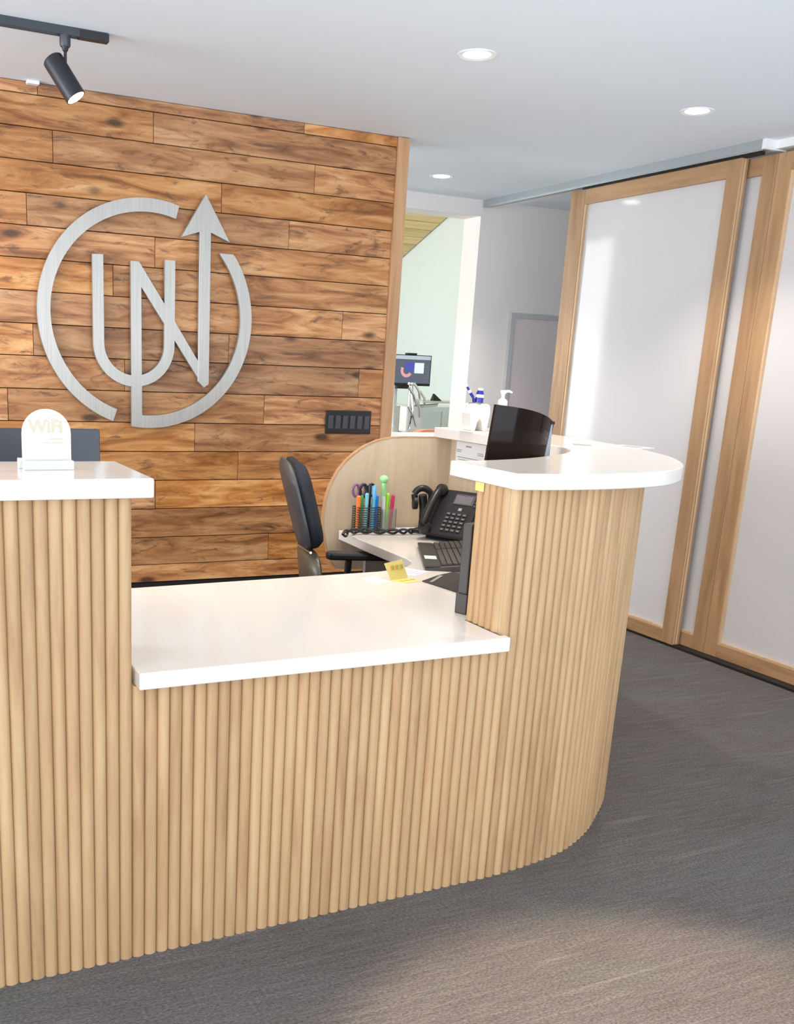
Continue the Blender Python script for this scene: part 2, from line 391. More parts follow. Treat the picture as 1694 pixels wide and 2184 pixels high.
# treatment room beyond
struct(MB().box(4.96, 5.1, 6.2, 10.2, 0, 3.6).build('wall_treatment_right', M['mint']))
struct(MB().box(-3.0, 4.96, 10.0, 10.2, 0, 3.0).build('wall_treatment_back', M['mint']))
cb = struct(MB().add([(-3.0, 10.1, 1.94), (4.96, 10.1, 1.94), (4.96, 6.15, 3.41), (-3.0, 6.15, 3.41), (-3.0, 10.1, 2.04), (4.96, 10.1, 2.04), (4.96, 6.15, 3.51), (-3.0, 6.15, 3.51)],
     [(0, 1, 2, 3), (7, 6, 5, 4), (0, 4, 5, 1), (1, 5, 6, 2), (2, 6, 7, 3), (3, 7, 4, 0)]).build('ceiling_treatment', M['pine']))
sl = math.atan2(1.47, 3.95)
pm = MB().box(-1.7, 1.7, -0.066, 0.066, -0.012, 0.004).mesh('board', M['pine'])
for k in range(28):
    d = 0.1 + k * 0.14; y = 10.0 - d * math.cos(sl); z = 1.977 + d * math.sin(sl)
    link('plank', pm, cb, loc=(3.24, y, z - 0.012), rot=(-sl, 0, 0))

# ------------------------------------------------------------------ sliding doors
def rect_frame(name, x, y0, y1, th, stile_l, stile_r, glass_to=None, rail_t=0.082, rail_b=0.072, z0=0.014, z1=2.444):
    d = bpy.data.objects.new(name, None); COL.objects.link(d); struct(d); d.location = (x, y1, 0)
    o = (x, y1, 0)
    def b(nm, mat, a0, a1, c0, c1, e0, e1, bev=0.002):
        return MB().box(a0 - o[0], a1 - o[0], c0 - o[1], c1 - o[1], e0, e1).build(nm, M[mat], d, bevel=bev)
    b('stile', 'doorv', x, x + th, y0, y0 + stile_r, z0, z1)
    b('stile', 'doorv', x, x + th, y1 - stile_l, y1, z0, z1)
    b('rail', 'doorh', x + 0.001, x + th - 0.001, y0 + stile_r, y1 - stile_l, z1 - rail_t, z1)
    b('rail', 'doorh', x + 0.001, x + th - 0.001, y0 + stile_r, y1 - stile_l, z0, z0 + rail_b)
    b('glass_pane', 'frost', x + th * 0.45, x + th * 0.6, y0 + stile_r - 0.004, y1 - stile_l + 0.004, z0 + rail_b - 0.004, z1 - rail_t + 0.004, 0)
    # light glazing beads
    b('glazing_bead', 'bead', x + 0.004, x + th * 0.45, y1 - stile_l - 0.012, y1 - stile_l, z0 + rail_b, z1 - rail_t, 0)
    b('glazing_bead', 'bead', x + 0.004, x + th * 0.45, y0 + stile_r, y1 - stile_l - 0.012, z0 + rail_b, z0 + rail_b + 0.01, 0)
    return d
d1 = rect_frame('door_1', 3.99, 3.85, 5.108, 0.046, 0.125, 0.085)
gr = MB().box(3.994 - 3.99, 4.002 - 3.99, -1.2585, -1.2575, 0.02, 2.44).box(0.018, 0.030, -1.2595, -1.257, 0.02, 2.44)
gr.build('edge_groove', M['bead'], d1)
rect_frame('door_2', 4.048, 3.69, 4.98, 0.046, 0.085, 0.082)
rect_frame('door_3', 4.048, 2.40, 3.688, 0.046, 0.080, 0.085)
rect_frame('door_4', 4.048, 1.08, 2.398, 0.046, 0.085, 0.085)
struct(MB().box(3.965, 4.030, 3.715, 5.985, 2.458, CZ).box(3.965, 3.972, 3.715, 5.985, 2.452, 2.458).build('trim_2', M['alu'], bevel=0.002))
struct(MB().box(3.960, 4.10, 3.695, 3.715, 2.456, CZ).box(4.030, 4.10, 1.0, 3.695, 2.462, CZ).box(4.034, 4.10, 3.715, 5.985, 2.462, CZ).build('trim_3', M['white'], bevel=0.002))
struct(MB().box(3.998, 4.026, 3.75, 5.02, 2.444, 2.4575).build('door_gap_shade', M['base']))  # black strip standing in for the shade in the gap above the doors
struct(MB().box(3.995, 4.092, 1.08, 5.1, 0.0, 0.0135).build('trim_5', M['base']))

# ------------------------------------------------------------------ ceiling lamps
def downlight(x, y, label, power=56, group=None, size=1.9):
    t = thing('recessed_downlight', label, 'ceiling light', (x, y, CZ), 0, group)
    MB().lathe([(0.048, 0.02), (0.050, -0.001), (0.066, -0.004), (0.070, -0.002), (0.071, 0.02)], 36).build('trim_ring', M['white'], t, smooth=0.5)
    MB().lathe([(0.0485, 0.006), (0.0485, -0.0012)], 32).build('lens', M['lamp'], t)
    spot('downlight_beam', (x, y, CZ - 0.012), (0, 0, -1), power, NEUT, size, 0.55, 0.05)
downlight(2.139, 3.352, 'round white recessed downlight in the ceiling, nearest to the desk and largest')
downlight(3.346, 3.510, 'round white recessed downlight in the ceiling near the sliding doors')
downlight(3.291, 5.437, 'small round recessed downlight in the ceiling beside the end of the wood wall', 60)
for x, y, p in ((0.75, 0.2, 20), (1.47, 1.06, 320), (3.2, 0.4, 20), (0.6, -1.4, 20), (2.2, -1.4, 20)):
    spot('ceiling_beam', (x, y, CZ - 0.02), (0, 0, -1), p, (1.0, 0.72, 0.47) if p > 100 else WARM, 0.70 if p > 100 else 1.8, 0.35, 0.06)
spot('back_office_beam', (1.1, 2.75, CZ - 0.02), (0, 0, -1), 34, WARM, 1.9, 0.5, 0.06)
spot('back_office_beam', (2.6, 2.0, CZ - 0.02), (0, 0, -1), 22, WARM, 1.9, 0.5, 0.06)

# track with spotlights
tr = thing('lighting_track', 'dark grey ceiling track rail holding a black spotlight', 'track', (0.926, 3.86, CZ))
t_ = MB(); t_.box(-3.2, 0, -0.018, 0.018, -0.004, 0); t_.box(-3.2, 0, -0.018, -0.013, -0.027, -0.004); t_.box(-3.2, 0, 0.013, 0.018, -0.027, -0.004)
t_.box(-3.2, 0, -0.006, 0.006, -0.020, -0.004); t_.build('rail', M['track'], tr)
MB().box(-3.2, 0, -0.013, -0.010, -0.0235, -0.0200).box(-3.2, 0, 0.010, 0.013, -0.0235, -0.0200).build('conductor', M['chrome'], tr)
MB().box(-0.10, 0.004, -0.0185, 0.0185, -0.028, -0.003).build('end_cap', M['blackm'], tr, bevel=0.001)
def tracklight(x, tilt, label, aim):
    t = thing('track_spotlight', label, 'spotlight', (x, 3.86, CZ - 0.028), 0)
    MB().lathe([(0.019, 0.006), (0.019, -0.028), (0.016, -0.034)], 20).build('adapter', M['track'], t, smooth=0.6)
    MB().lathe([(0.013, -0.034), (0.009, -0.046), (0.0055, -0.05), (0.0055, -0.105)], 14).build('stem', M['blackm'], t, smooth=0.6)
    d = Vector(tilt).normalized(); q = d.to_track_quat('-Z', 'Y')
    T = Matrix.Translation((-0.005, -0.002, -0.135)) @ q.to_matrix().to_4x4()
    MB().lathe([(0.030, 0.078), (0.036, 0.072), (0.037, 0.066), (0.037, -0.072), (0.033, -0.0725), (0.031, -0.064)], 28, T).build('barrel', M['blackm'], t, smooth=0.5)
    MB().lathe([(0.0335, -0.0675), (0.0335, -0.0715)], 24, T).build('reflector', M['lampw'], t)
    p = Vector((x, 3.86, CZ - 0.028)) + Vector((-0.005, -0.002, -0.135)) + d * 0.085
    spot('track_beam', p, Vector(aim) - p, 42, WARM, 0.95, 0.8, 0.03)
tracklight(0.779, (0.50, -0.26, -0.83), 'black cylindrical track spotlight with a glowing warm lens', (0.95, 3.3, 0.8))
spot('track_beam', (-0.1, 3.86, 2.3), Vector((0.45, 4.66, 1.65)) - Vector((-0.1, 3.86, 2.3)), 15, (1.0, 0.72, 0.45), 0.95, 0.8, 0.03)
tag(MB().box(0.775, 0.827, 4.630, 4.667, 2.484, 2.4995).build('wall_sensor', M['white'], bevel=0.004), 'tiny white sensor box where the wood wall meets the ceiling', 'sensor')

# ================================================================== LOGO
lg = thing('logo_sign', 'brushed steel circular logo with letters and an upward arrow on the wood wall', 'sign', (1.299, 4.655, 1.585))
LX, LZ = 1.299, 1.585
def lp(name, poly, d=0.0): MB().prism([(x - LX, z - LZ) for x, z in poly], -0.022 - d, -0.003, 'y').build(name, M['steel'], lg, bevel=0.0012, seg=1)
def arc(cx, cz, ro, ri, a0, a1, n):
    o, i = [], []
    for k in range(n + 1):
        a = math.radians(a0 + (a1 - a0) * k / n)
        o.append((cx + ro * math.cos(a), cz + ro * math.sin(a))); i.append((cx + ri * math.cos(a), cz + ri * math.sin(a)))
    return o, i
o_, i_ = arc(0, 0, 0.506, 0.448, 74.0, 250.3, 64)
MB().strip(o_, i_, -0.022, -0.003, 'y').build('ring_arc', M['steel'], lg, smooth=0.5)
o_, i_ = arc(0, 0, 0.506, 0.448, 36.6, -99.6, 56)
o_[0] = (0.404, 0.299); i_[0] = (0.336, 0.299); i_[-1] = (-0.0295, -0.447)
o_[-1] = (-0.082, -0.4985); i_[-1] = (-0.06, -0.440)
MB().strip(o_, i_, -0.022, -0.003, 'y').build('ring_arc', M['steel'], lg, smooth=0.5)
lp('letter_stroke', [(1.213, 1.820), (1.251, 1.820), (1.373, 1.642), (1.540, 1.388), (1.540, 1.300), (1.569, 1.272), (1.594, 1.286), (1.594, 1.29), (1.262, 1.711 + 0.0), (1.262, 1.711), (1.268, 1.10), (1.217, 1.088)][:3] + [(1.540, 1.392), (1.552, 1.30), (1.569, 1.272), (1.560, 1.286), (1.262, 1.711), (1.267, 1.10), (1.217, 1.0885)], 0.0004)
o_, i_ = arc(1.2305 - LX, 1.459 - LZ, 0.191, 0.141, 180, 360, 36)
o_ = [(1.039 - LX, 1.836 - LZ)] + o_ + [(1.4215 - LX, 1.836 - LZ)]; i_ = [(1.088 - LX, 1.838 - LZ)] + i_ + [(1.372 - LX, 1.836 - LZ)]
MB().strip(o_, i_, -0.0228, -0.003, 'y').build('letter_stroke', M['steel'], lg, smooth=0.5)
lp('arrow', [(1.564, 2.135), (1.446, 1.938), (1.537, 1.969), (1.539, 1.30), (1.569, 1.272), (1.594, 1.288), (1.592, 1.970), (1.686, 1.935)], 0.0012)
for px, pz in ((1.236, 1.13), (1.60 - 0.035, 2.02), (1.05, 1.5), (0.83, 1.60), (1.77, 1.60), (1.30, 2.06)):
    MB().lathe([(0.005, 0.0), (0.005, 0.022)], 8, Matrix.Translation((px - LX, -0.006, pz - LZ)) @ Matrix.Rotation(-PI / 2, 4, 'X')).build('standoff', M['steel'], lg)

# switch plate
sw = thing('switch_panel', 'black six-gang light switch plate on the wood wall', 'light switch', (2.370, 4.667, 1.119))
MB().box(-0.131, 0.131, -0.007, 0.0, -0.059, 0.059).build('plate', M['blackp'], sw, bevel=0.003)
for k in range(6):
    x = -0.105 + k * 0.042
    MB().add([(x - 0.014, -0.007, -0.033), (x + 0.014, -0.007, -0.033), (x + 0.014, -0.007, 0.033), (x - 0.014, -0.007, 0.033), (x - 0.014, -0.009, -0.033), (x + 0.014, -0.009, -0.033), (x + 0.014, -0.014, 0.033), (x - 0.014, -0.014, 0.033)],
             [(0, 1, 2, 3), (7, 6, 5, 4), (0, 4, 5, 1), (1, 5, 6, 2), (2, 6, 7, 3), (3, 7, 4, 0)]).build('rocker', plain('charcoal_rocker', (0.07, 0.07, 0.085), 0.25), sw)

# ================================================================== DESK
desk = thing('reception_desk', 'reception desk clad in vertical half-round oak slats with a curved right end', 'desk', (0, 0, 0))
def yf(x): return 2.061 + 0.03 * (x - 0.242)          # front face of the slats
DEP = 0.012
out_pts = catmull([(1.562, yf(1.562)), (1.64, 2.106), (1.75, 2.120), (1.865, 2.145), (1.951, 2.174), (2.067, 2.237), (2.165, 2.31), (2.31, 2.434), (2.43, 2.59), (2.52, 2.79), (2.58, 3.05), (2.605, 3.4), (2.61, 3.745)], 8)
def offset(P, d):
    res = []
    for i, p in enumerate(P):
        t = (P[min(i + 1, len(P) - 1)] - P[max(i - 1, 0)]).normalized(); res.append(p + Vector((-t.y, t.x)) * d)
    return res
out_pts = resample(out_pts, 80)
back_pts = offset(out_pts, DEP)
inn = resample(catmull([(1.562, 2.265), (1.70, 2.277), (1.85, 2.335), (2.0, 2.44), (2.15, 2.60), (2.28, 2.78), (2.36, 3.0), (2.40, 3.3), (2.40, 3.745)], 8), 80)
XL = -0.66
MB().prism([(XL, yf(XL) + DEP), (0.545, yf(0.545) + DEP), (0.545, 2.27), (XL, 2.25)], 0.0, 1.1215).build('left_pier', M['laminate'], desk)
MB().prism([(0.545, yf(0.545) + DEP), (1.562, yf(1.562) + DEP), (1.562, 2.265), (0.545, 2.25)], 0.0, 0.694).build('front_panel', M['laminate'], desk)
MB().strip([tuple(p) for p in back_pts], [tuple(p) for p in inn], 0.0, 1.1215).build('curved_pier', M['laminate'], desk, smooth=0.5)
def slat_mesh(L, w=0.0296):
    prof = [(w / 2 * math.cos(a), -DEP * math.sin(a) ** 0.85 if 0 < a < PI else 0) for a in [PI * k / 8 for k in range(9)]]
    return MB().prism(prof, 0.0, L).mesh('slat', M['slat'], smooth=0.7)
tall, low, short = slat_mesh(1.121), slat_mesh(0.694), slat_mesh(1.121 - 0.734)
ang = math.atan(0.03)
P = 0.0300
x = 0.530
k = 0
while True:
    xs = 0.5302 - k * P
    if xs < XL: break
    link('slat', tall, desk, loc=(xs, yf(xs) + DEP, 0.0), rot=(0, 0, ang)); k += 1
nlow = round((1.562 - 0.5455) / P); pl = (1.562 - 0.5455) / nlow
for k in range(nlow):
    xs = 0.5455 + (k + 0.5) * pl
    link('slat', low, desk, loc=(xs, yf(xs) + DEP, 0.0), rot=(0, 0, ang))
# along the curve
L = sum((b - a).length for a, b in zip(back_pts, back_pts[1:])); n = int(L / P)
cs = resample(back_pts, 2 * n + 1)
for k in range(n):
    p = cs[2 * k + 1]; t = cs[2 * k + 2] - cs[2 * k]
    link('slat', tall, desk, loc=(p.x, p.y, 0.0), rot=(0, 0, math.atan2(t.y, t.x)))
for k in range(5):                                   # short slats on the pier's end face, above the worktop
    link('slat', short, desk, loc=(1.562, 2.2490 - k * 0.0296, 0.734), rot=(0, 0, -PI / 2))
# end screen with its big rounded corner
pan = [(2.399, 1.1205), (2.33, 1.1205), (2.18, 1.1205), (2.103, 1.118), (2.04, 1.106), (1.984, 1.084), (1.93, 1.05), (1.89, 1.015), (1.86, 0.98), (1.839, 0.943), (1.82, 0.90), (1.809, 0.859), (1.802, 0.80), (1.802, 0.75), (1.806, 0.72), (1.818, 0.676), (1.832, 0.632), (1.85, 0.59), (1.875, 0.565), (1.92, 0.555), (2.399, 0.555)]
MB().prism(pan, 3.722, 3.745, 'y').build('end_screen', M['laminate'], desk)
e_ = MB(); pc = [(2.16, 3.0)]
ctr = Vector((2.15, 0.80))
eo = [Vector(p) for p in pan[1:20]]; eo2 = [p + (p - ctr).normalized() * 0.0025 for p in eo]
e_.strip([tuple(p) for p in eo2], [tuple(p) for p in eo], 3.7205, 3.7465, 'y'); e_.build('edge_banding', M['trimwood'], desk)
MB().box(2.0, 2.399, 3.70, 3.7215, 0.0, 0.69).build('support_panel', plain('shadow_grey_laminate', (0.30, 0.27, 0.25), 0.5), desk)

# counter tops
tag(MB().prism([(XL - 0.02, 2.022), (0.587, 2.048), (0.587, 2.392), (XL - 0.02, 2.372)], 1.122, 1.164).build('raised_countertop', M['quartz'], bevel=0.004, seg=3),
    'white quartz raised counter on the left pier, carrying the arched sign', 'countertop')
co = resample(catmull([(1.545, 2.078), (1.67, 2.062), (1.825, 2.062), (2.0, 2.088), (2.145, 2.15), (2.31, 2.285), (2.48, 2.53), (2.60, 2.84), (2.665, 3.17), (2.69, 3.45), (2.69, 3.74)], 10), 90)
ci = resample(catmull([(1.545, 2.392), (1.662, 2.398), (1.798, 2.434), (1.924, 2.488), (2.094, 2.59), (2.215, 2.70), (2.28, 2.82), (2.31, 3.0), (2.32, 3.35), (2.32, 3.74)], 10), 90)
tag(MB().strip([tuple(p) for p in co], [tuple(p) for p in ci], 1.122, 1.164).build('raised_countertop', M['quartz'], smooth=0.6, bevel=0.003, seg=2),
    'white quartz raised counter curving around the right end of the desk', 'countertop')
# low worktop, one continuous slab running behind the piers
body_in = offset(inn, 0.0015)
wt = [(0.553, 2.040), (1.566, 2.064), (1.566, 2.0915), (1.5495, 2.0915), (1.5495, 2.2665)] + [tuple(p) for p in body_in[2:-3] if p.y < 3.695] + [(2.3985, 3.699), (1.862, 3.699), (1.845, 3.4), (1.838, 3.09), (1.828, 3.035), (1.803, 2.995), (1.762, 2.955), (1.70, 2.925), (1.62, 2.905), (1.25, 2.885), (0.76, 2.86), (XL, 2.86), (XL, 2.2715), (0.553, 2.2735)]
tag(MB().prism(wt, 0.694, 0.733).build('low_worktop', M['quartz'], bevel=0.003, seg=2),
    'long white low worktop between the two raised counters, wrapping behind them', 'worktop')

# ================================================================== ON THE LEFT COUNTER
s = thing('arched_sign', 'cream arched acrylic table sign on the left raised counter', 'sign', (0.396, 2.235, 1.164), 0.02)
def arch(w, h, r, n=16):
    pts = [(w / 2, 0)]
    for k in range(n + 1):
        a = PI * k / n; pts.append((r * math.cos(a), h - r + r * math.sin(a)))
    return pts + [(-w / 2, 0)]
MB().prism(arch(0.106, 0.126, 0.053), -0.004, 0.004, 'y').build('arch_plate', M['cream'], s, loc=(0, 0, 0.004), bevel=0.001)
MB().box(-0.054, 0.054, -0.028, -0.0045, 0, 0.020).box(-0.060, 0.054, 0.0045, 0.026, 0, 0.022).box(-0.054, 0.054, -0.0045, 0.0045, 0, 0.0035).build('stand', plain('sign_base_white', (0.66, 0.65, 0.63), 0.5), s, bevel=0.0015)
fc = bpy.data.curves.new('lettering', 'FONT'); fc.body = 'WiFi'; fc.size = 0.038; fc.extrude = 0.0004; fc.offset = 0.0012; fc.align_x = 'CENTER'
fc.materials.append(M['engr'])
tmp = bpy.data.objects.new('lettering_source', fc); COL.objects.link(tmp); bpy.context.view_layer.update()
fme = bpy.data.meshes.new_from_object(tmp.evaluated_get(bpy.context.evaluated_depsgraph_get())); bpy.data.objects.remove(tmp)
fo = bpy.data.objects.new('lettering', fme); COL.objects.link(fo); fo.parent = s; fo.location = (-0.002, -0.0044, 0.080); fo.rotation_euler = (PI / 2, 0, 0)
w_ = MB(); w_.box(0.006, 0.036, -0.0046, -0.0040, 0.0645, 0.0665); w_.box(-0.008, 0.036, -0.0046, -0.0040, 0.0565, 0.058)
w_.build('printed_lines', M['engr'], s)
w_ = MB()
for r in (0.018, 0.011):
    o_, i_ = arc(0.018, 0.099, r, r - 0.0012, 35, 145, 12); w_.strip(o_, i_, -0.0046, -0.0040, 'y')
w_.build('signal_mark', M['engr'], s)

# monitor backs standing on the worktop behind the left counter
mo = thing('office_monitor', 'wide blue-grey monitor seen from behind beyond the arched sign', 'monitor', (0.32, 2.75, 0.733))
MB().prism(rounded(0.62, 0.36, 0.006, 3, 0, 0.30), -0.012, 0.012, 'y').build('casing', M['blueg'], mo, bevel=0.002)
MB().box(-0.30, 0.30, 0.012, 0.014, 0.13, 0.47).build('screen', M['blackgl'], mo)
MB().box(-0.03, 0.03, -0.030, -0.012, 0.02, 0.30).build('stand_neck', M['blackp'], mo, bevel=0.002)
MB().prism(rounded(0.24, 0.18, 0.02, 4), 0, 0.012).build('stand_foot', M['blackp'], mo)

# ================================================================== MONITORS ON THE RIGHT
mo = thing('flat_monitor', 'slim dark monitor seen edge-on inside the right pier', 'monitor', (1.569, 2.320, 0.733), 0.36)
MB().box(0.0, 0.40, -0.020, 0.012, 0.0605, 0.262).build('casing', M['keyb'], mo, bevel=0.004)
MB().box(0.01, 0.39, 0.012, 0.0135, 0.072, 0.252).build('screen', M['blackgl'], mo)
MB().box(0.003, 0.12, -0.020, 0.020, 0.0, 0.0600).build('stand_foot', M['keyb'], mo, bevel=0.003)

mo = thing('curved_monitor', 'glossy black curved monitor tilted inside the right counter', 'monitor', (2.08, 2.80, 0.733))
Lp = Vector((1.945, 2.78)); Rp = Vector((2.235, 2.84)); cols = []
nseg = 22
d2 = (Rp - Lp); nn = Vector((d2.y, -d2.x)).normalized()
vs, fs = [], []
for th in (0.0, 0.010):
    for k in range(nseg + 1):
        t = k / nseg; c = Lp + d2 * t + nn * (0.045 * (1 - (2 * t - 1) ** 2)) - nn * th
        zt = 1.306 - 0.060 * t + 0.010 * math.sin(PI * t); zb = 1.00 - 0.035 * t
        lean = nn * 0.0
        vs += [(c.x - 2.08 - 0.022, c.y - 2.80, zb - 0.733), (c.x - 2.08 + nn.x * 0.012, c.y - 2.80 + nn.y * 0.012, zt - 0.733)]
N2 = 2 * (nseg + 1)
for k in range(nseg):
    a = 2 * k; fs += [(a, a + 2, a + 3, a + 1), (N2 + a, N2 + a + 1, N2 + a + 3, N2 + a + 2), (a + 1, a + 3, N2 + a + 3, N2 + a + 1), (a, N2 + a, N2 + a + 2, a + 2)]
fs += [(0, 1, N2 + 1, N2), (N2 - 2, 2 * N2 - 2, 2 * N2 - 1, N2 - 1)]
MB().add(vs, fs).build('casing', M['blackgl'], mo, smooth=0.7)
MB().box(0.112, 0.136, 0.005, 0.05, 0.27, 0.515).build('side_edge', plain('silver_blue_plastic', (0.42, 0.48, 0.56), 0.25, metal=0.4), mo, bevel=0.005)
MB().box(0.106, 0.140, 0.000, 0.055, 0.509, 0.520).build('edge_cap', M['blackp'], mo, bevel=0.003)
MB().box(0.04, 0.08, -0.030, -0.008, 0.01, 0.34).build('stand_neck', M['blackp'], mo, bevel=0.004)
MB().prism(rounded(0.14, 0.12, 0.02, 4, 0.06, -0.02), 0, 0.012).build('stand_foot', M['blackp'], mo)

# ================================================================== RETURN WORKTOP ITEMS
WT = 0.733
# keyboard
kd = Vector((0.21, 0.40)).normalized(); ka = math.atan2(kd.y, kd.x)
kb = thing('computer_keyboard', 'dark computer keyboard lying diagonally in front of the desk phone', 'keyboard', (1.985, 3.045, WT), ka)
MB().add([(-0.235, -0.095, 0), (0.235, -0.095, 0), (0.235, 0.095, 0), (-0.235, 0.095, 0), (-0.228, -0.09, 0.030), (0.228, -0.09, 0.030), (0.228, 0.092, 0.010), (-0.228, 0.092, 0.010)],
         [(3, 2, 1, 0), (4, 5, 6, 7), (0, 1, 5, 4), (1, 2, 6, 5), (2, 3, 7, 6), (3, 0, 4, 7)]).build('base', M['keyb'], kb, bevel=0.004)
kk = MB()
for r in range(6):
    y = -0.078 + r * 0.0195; z = 0.0305 - (y + 0.09) * 0.11
    xk = -0.218; i = 0
    while xk < 0.205:
        wk = 0.0175 if not (r == 5 and 4 <= i <= 4) else 0.10
        if not (0.055 < xk < 0.066): kk.box(xk, xk + wk - 0.0025, y, y + 0.0165, z, z + 0.0055)
        xk += wk; i += 1
tag(kk.build('keys', M['keys'], kb), kind='stuff')
MB().prism(rounded(0.46, 0.058, 0.01, 4, 0, 0.068), 0.012, 0.017).build('palm_rest', M['keyb'], kb)
MB().box(-0.105, -0.045, 0.045, 0.088, 0.0172, 0.0180).build('label_sticker', plain('pale_green_sticker', (0.66, 0.76, 0.66), 0.6), kb)
# mouse pad, mouse
pd = tag(MB().prism([(1.688, 2.725), (1.70, 2.65), (1.715, 2.545), (1.93, 2.50), (1.955, 2.70), (1.87, 2.825), (1.79, 2.79)], WT, WT + 0.004).build('mouse_pad', M['pad'], bevel=0.001), 'dark brown mouse pad with a narrow label at its corner', 'mouse pad')
MB().add([(1.700, 2.700, WT + 0.0041), (1.712, 2.698, WT + 0.0041), (1.800, 2.775, WT + 0.0041), (1.790, 2.782, WT + 0.0041), (1.700, 2.700, WT + 0.0048), (1.712, 2.698, WT + 0.0048), (1.800, 2.775, WT + 0.0048), (1.790, 2.782, WT + 0.0048)],
         [(3, 2, 1, 0), (4, 5, 6, 7), (0, 1, 5, 4), (1, 2, 6, 5), (2, 3, 7, 6), (3, 0, 4, 7)]).build('label_strip', M['greyplate'], pd)
ms = thing('computer_mouse', 'black computer mouse on the brown mouse pad', 'mouse', (1.845, 2.665, WT + 0.004), 0.9)
bm = bmesh.new(); bmesh.ops.create_uvsphere(bm, u_segments=20, v_segments=12, radius=1)
for v in bm.verts: v.co = Vector((v.co.x * 0.055, v.co.y * 0.030, max(v.co.z, 0) * 0.032))
me = bpy.data.meshes.new('body'); bm.to_mesh(me); bm.free(); me.materials.append(M['blackp'])
for p_ in me.polygons: p_.use_smooth = True
link('body', me, ms)
MB().lathe([(0.008, -0.004), (0.008, 0.004)], 14, Matrix.Translation((0.03, 0, 0.024)) @ Matrix.Rotation(PI / 2, 4, 'X')).build('scroll_wheel', M['shell'], ms)
# desk phone: tilted console on a foot, handset on its left side
PH = (2.215, 3.395, WT)
ph = thing('desk_phone', 'black office desk phone with tilted keypad and a red message lamp', 'telephone', PH, -1.08)
MB().prism([(-0.05, 0.0), (0.09, 0.0), (0.085, 0.10), (0.045, 0.16), (0.02, 0.12)], -0.085, 0.085, 'x').build('foot', M['blackp'], ph, bevel=0.003)
th = math.radians(50); T = Matrix.Translation((0, -0.055, 0.018)) @ Matrix.Rotation(th, 4, 'X')
MB().prism(rounded(0.215, 0.215, 0.012, 4, 0, 0.105), 0.0, 0.026, 'z', T).build('console', M['blackp'], ph, bevel=0.003)
MB().box(-0.005, 0.085, 0.145, 0.195, 0.0262, 0.0285, T).build('display', plain('grey_lcd', (0.10, 0.09, 0.10), 0.15), ph)
MB().box(0.0, 0.075, 0.150, 0.188, 0.0286, 0.0290, T).build('display_glass', plain('lcd_face', (0.17, 0.15, 0.17), 0.12), ph)
kk = MB()
for r in range(5):
    for c in range(4): kk.box(-0.01 + c * 0.024, 0.008 + c * 0.024, 0.015 + r * 0.019, 0.026 + r * 0.019, 0.026, 0.031, T)
for r in range(4): kk.box(0.090, 0.102, 0.14 + r * 0.016, 0.15 + r * 0.016, 0.026, 0.030, T)
tag(kk.build('keys', M['shell'], ph), kind='stuff')
kk = MB()
for r in range(5):
    for c in range(4): kk.box(-0.006 + c * 0.024, 0.004 + c * 0.024, 0.019 + r * 0.019, 0.0215 + r * 0.019, 0.0311, 0.0313, T)
kk.box(0.03, 0.045, 0.117, 0.130, 0.0262, 0.0268, T)
tag(kk.build('key_print', M['greyplate'], ph), kind='stuff')
MB().box(0.094, 0.112, 0.200, 0.214, 0.0265, 0.036, T).build('message_lamp', M['red'], ph, bevel=0.003)
hp = [Vector(v) for v in ((-0.075, 0.005, 0.040), (-0.075, 0.03, 0.058), (-0.075, 0.10, 0.066), (-0.075, 0.17, 0.058), (-0.075, 0.205, 0.040))]
MB().tube([T @ v for v in catmull(hp, 5)], 0.016, 10).build('handset', M['blackp'], ph, smooth=0.9)
for yy in (0.012, 0.198):
    MB().lathe([(0.018, 0.026), (0.027, 0.032), (0.027, 0.044), (0.018, 0.056)], 16, T @ Matrix.Translation((-0.075, yy, 0))).build('ear_cup', M['blackp'], ph, smooth=0.9)
# headset perched behind the phone
hs = thing('phone_headset', 'black headset cradle standing behind the desk phone', 'headset', (2.20, 3.585, WT), -0.3)
MB().lathe([(0.045, 0), (0.045, 0.012), (0.02, 0.02)], 20).build('base', M['blackp'], hs, smooth=0.6)
MB().tube([(0, 0, 0.015), (0, 0, 0.10), (-0.01, -0.01, 0.16)], 0.018, 10).build('post', M['blackp'], hs, smooth=0.9)
MB().tube(catmull([(-0.038, 0, 0.135), (-0.042, 0, 0.165), (-0.022, 0, 0.185), (0.004, 0, 0.185), (0.028, 0, 0.165), (0.03, 0, 0.14)], 5), 0.014, 8).build('headband', M['blackp'], hs, smooth=0.9)
for xx in (-0.038, 0.03): MB().lathe([(0.012, -0.012), (0.028, -0.008), (0.028, 0.008), (0.012, 0.012)], 16, Matrix.Translation((xx, 0, 0.125)) @ Matrix.Rotation(PI / 2, 4, 'Y')).build('ear_pad', M['blackp'], hs, smooth=0.9)
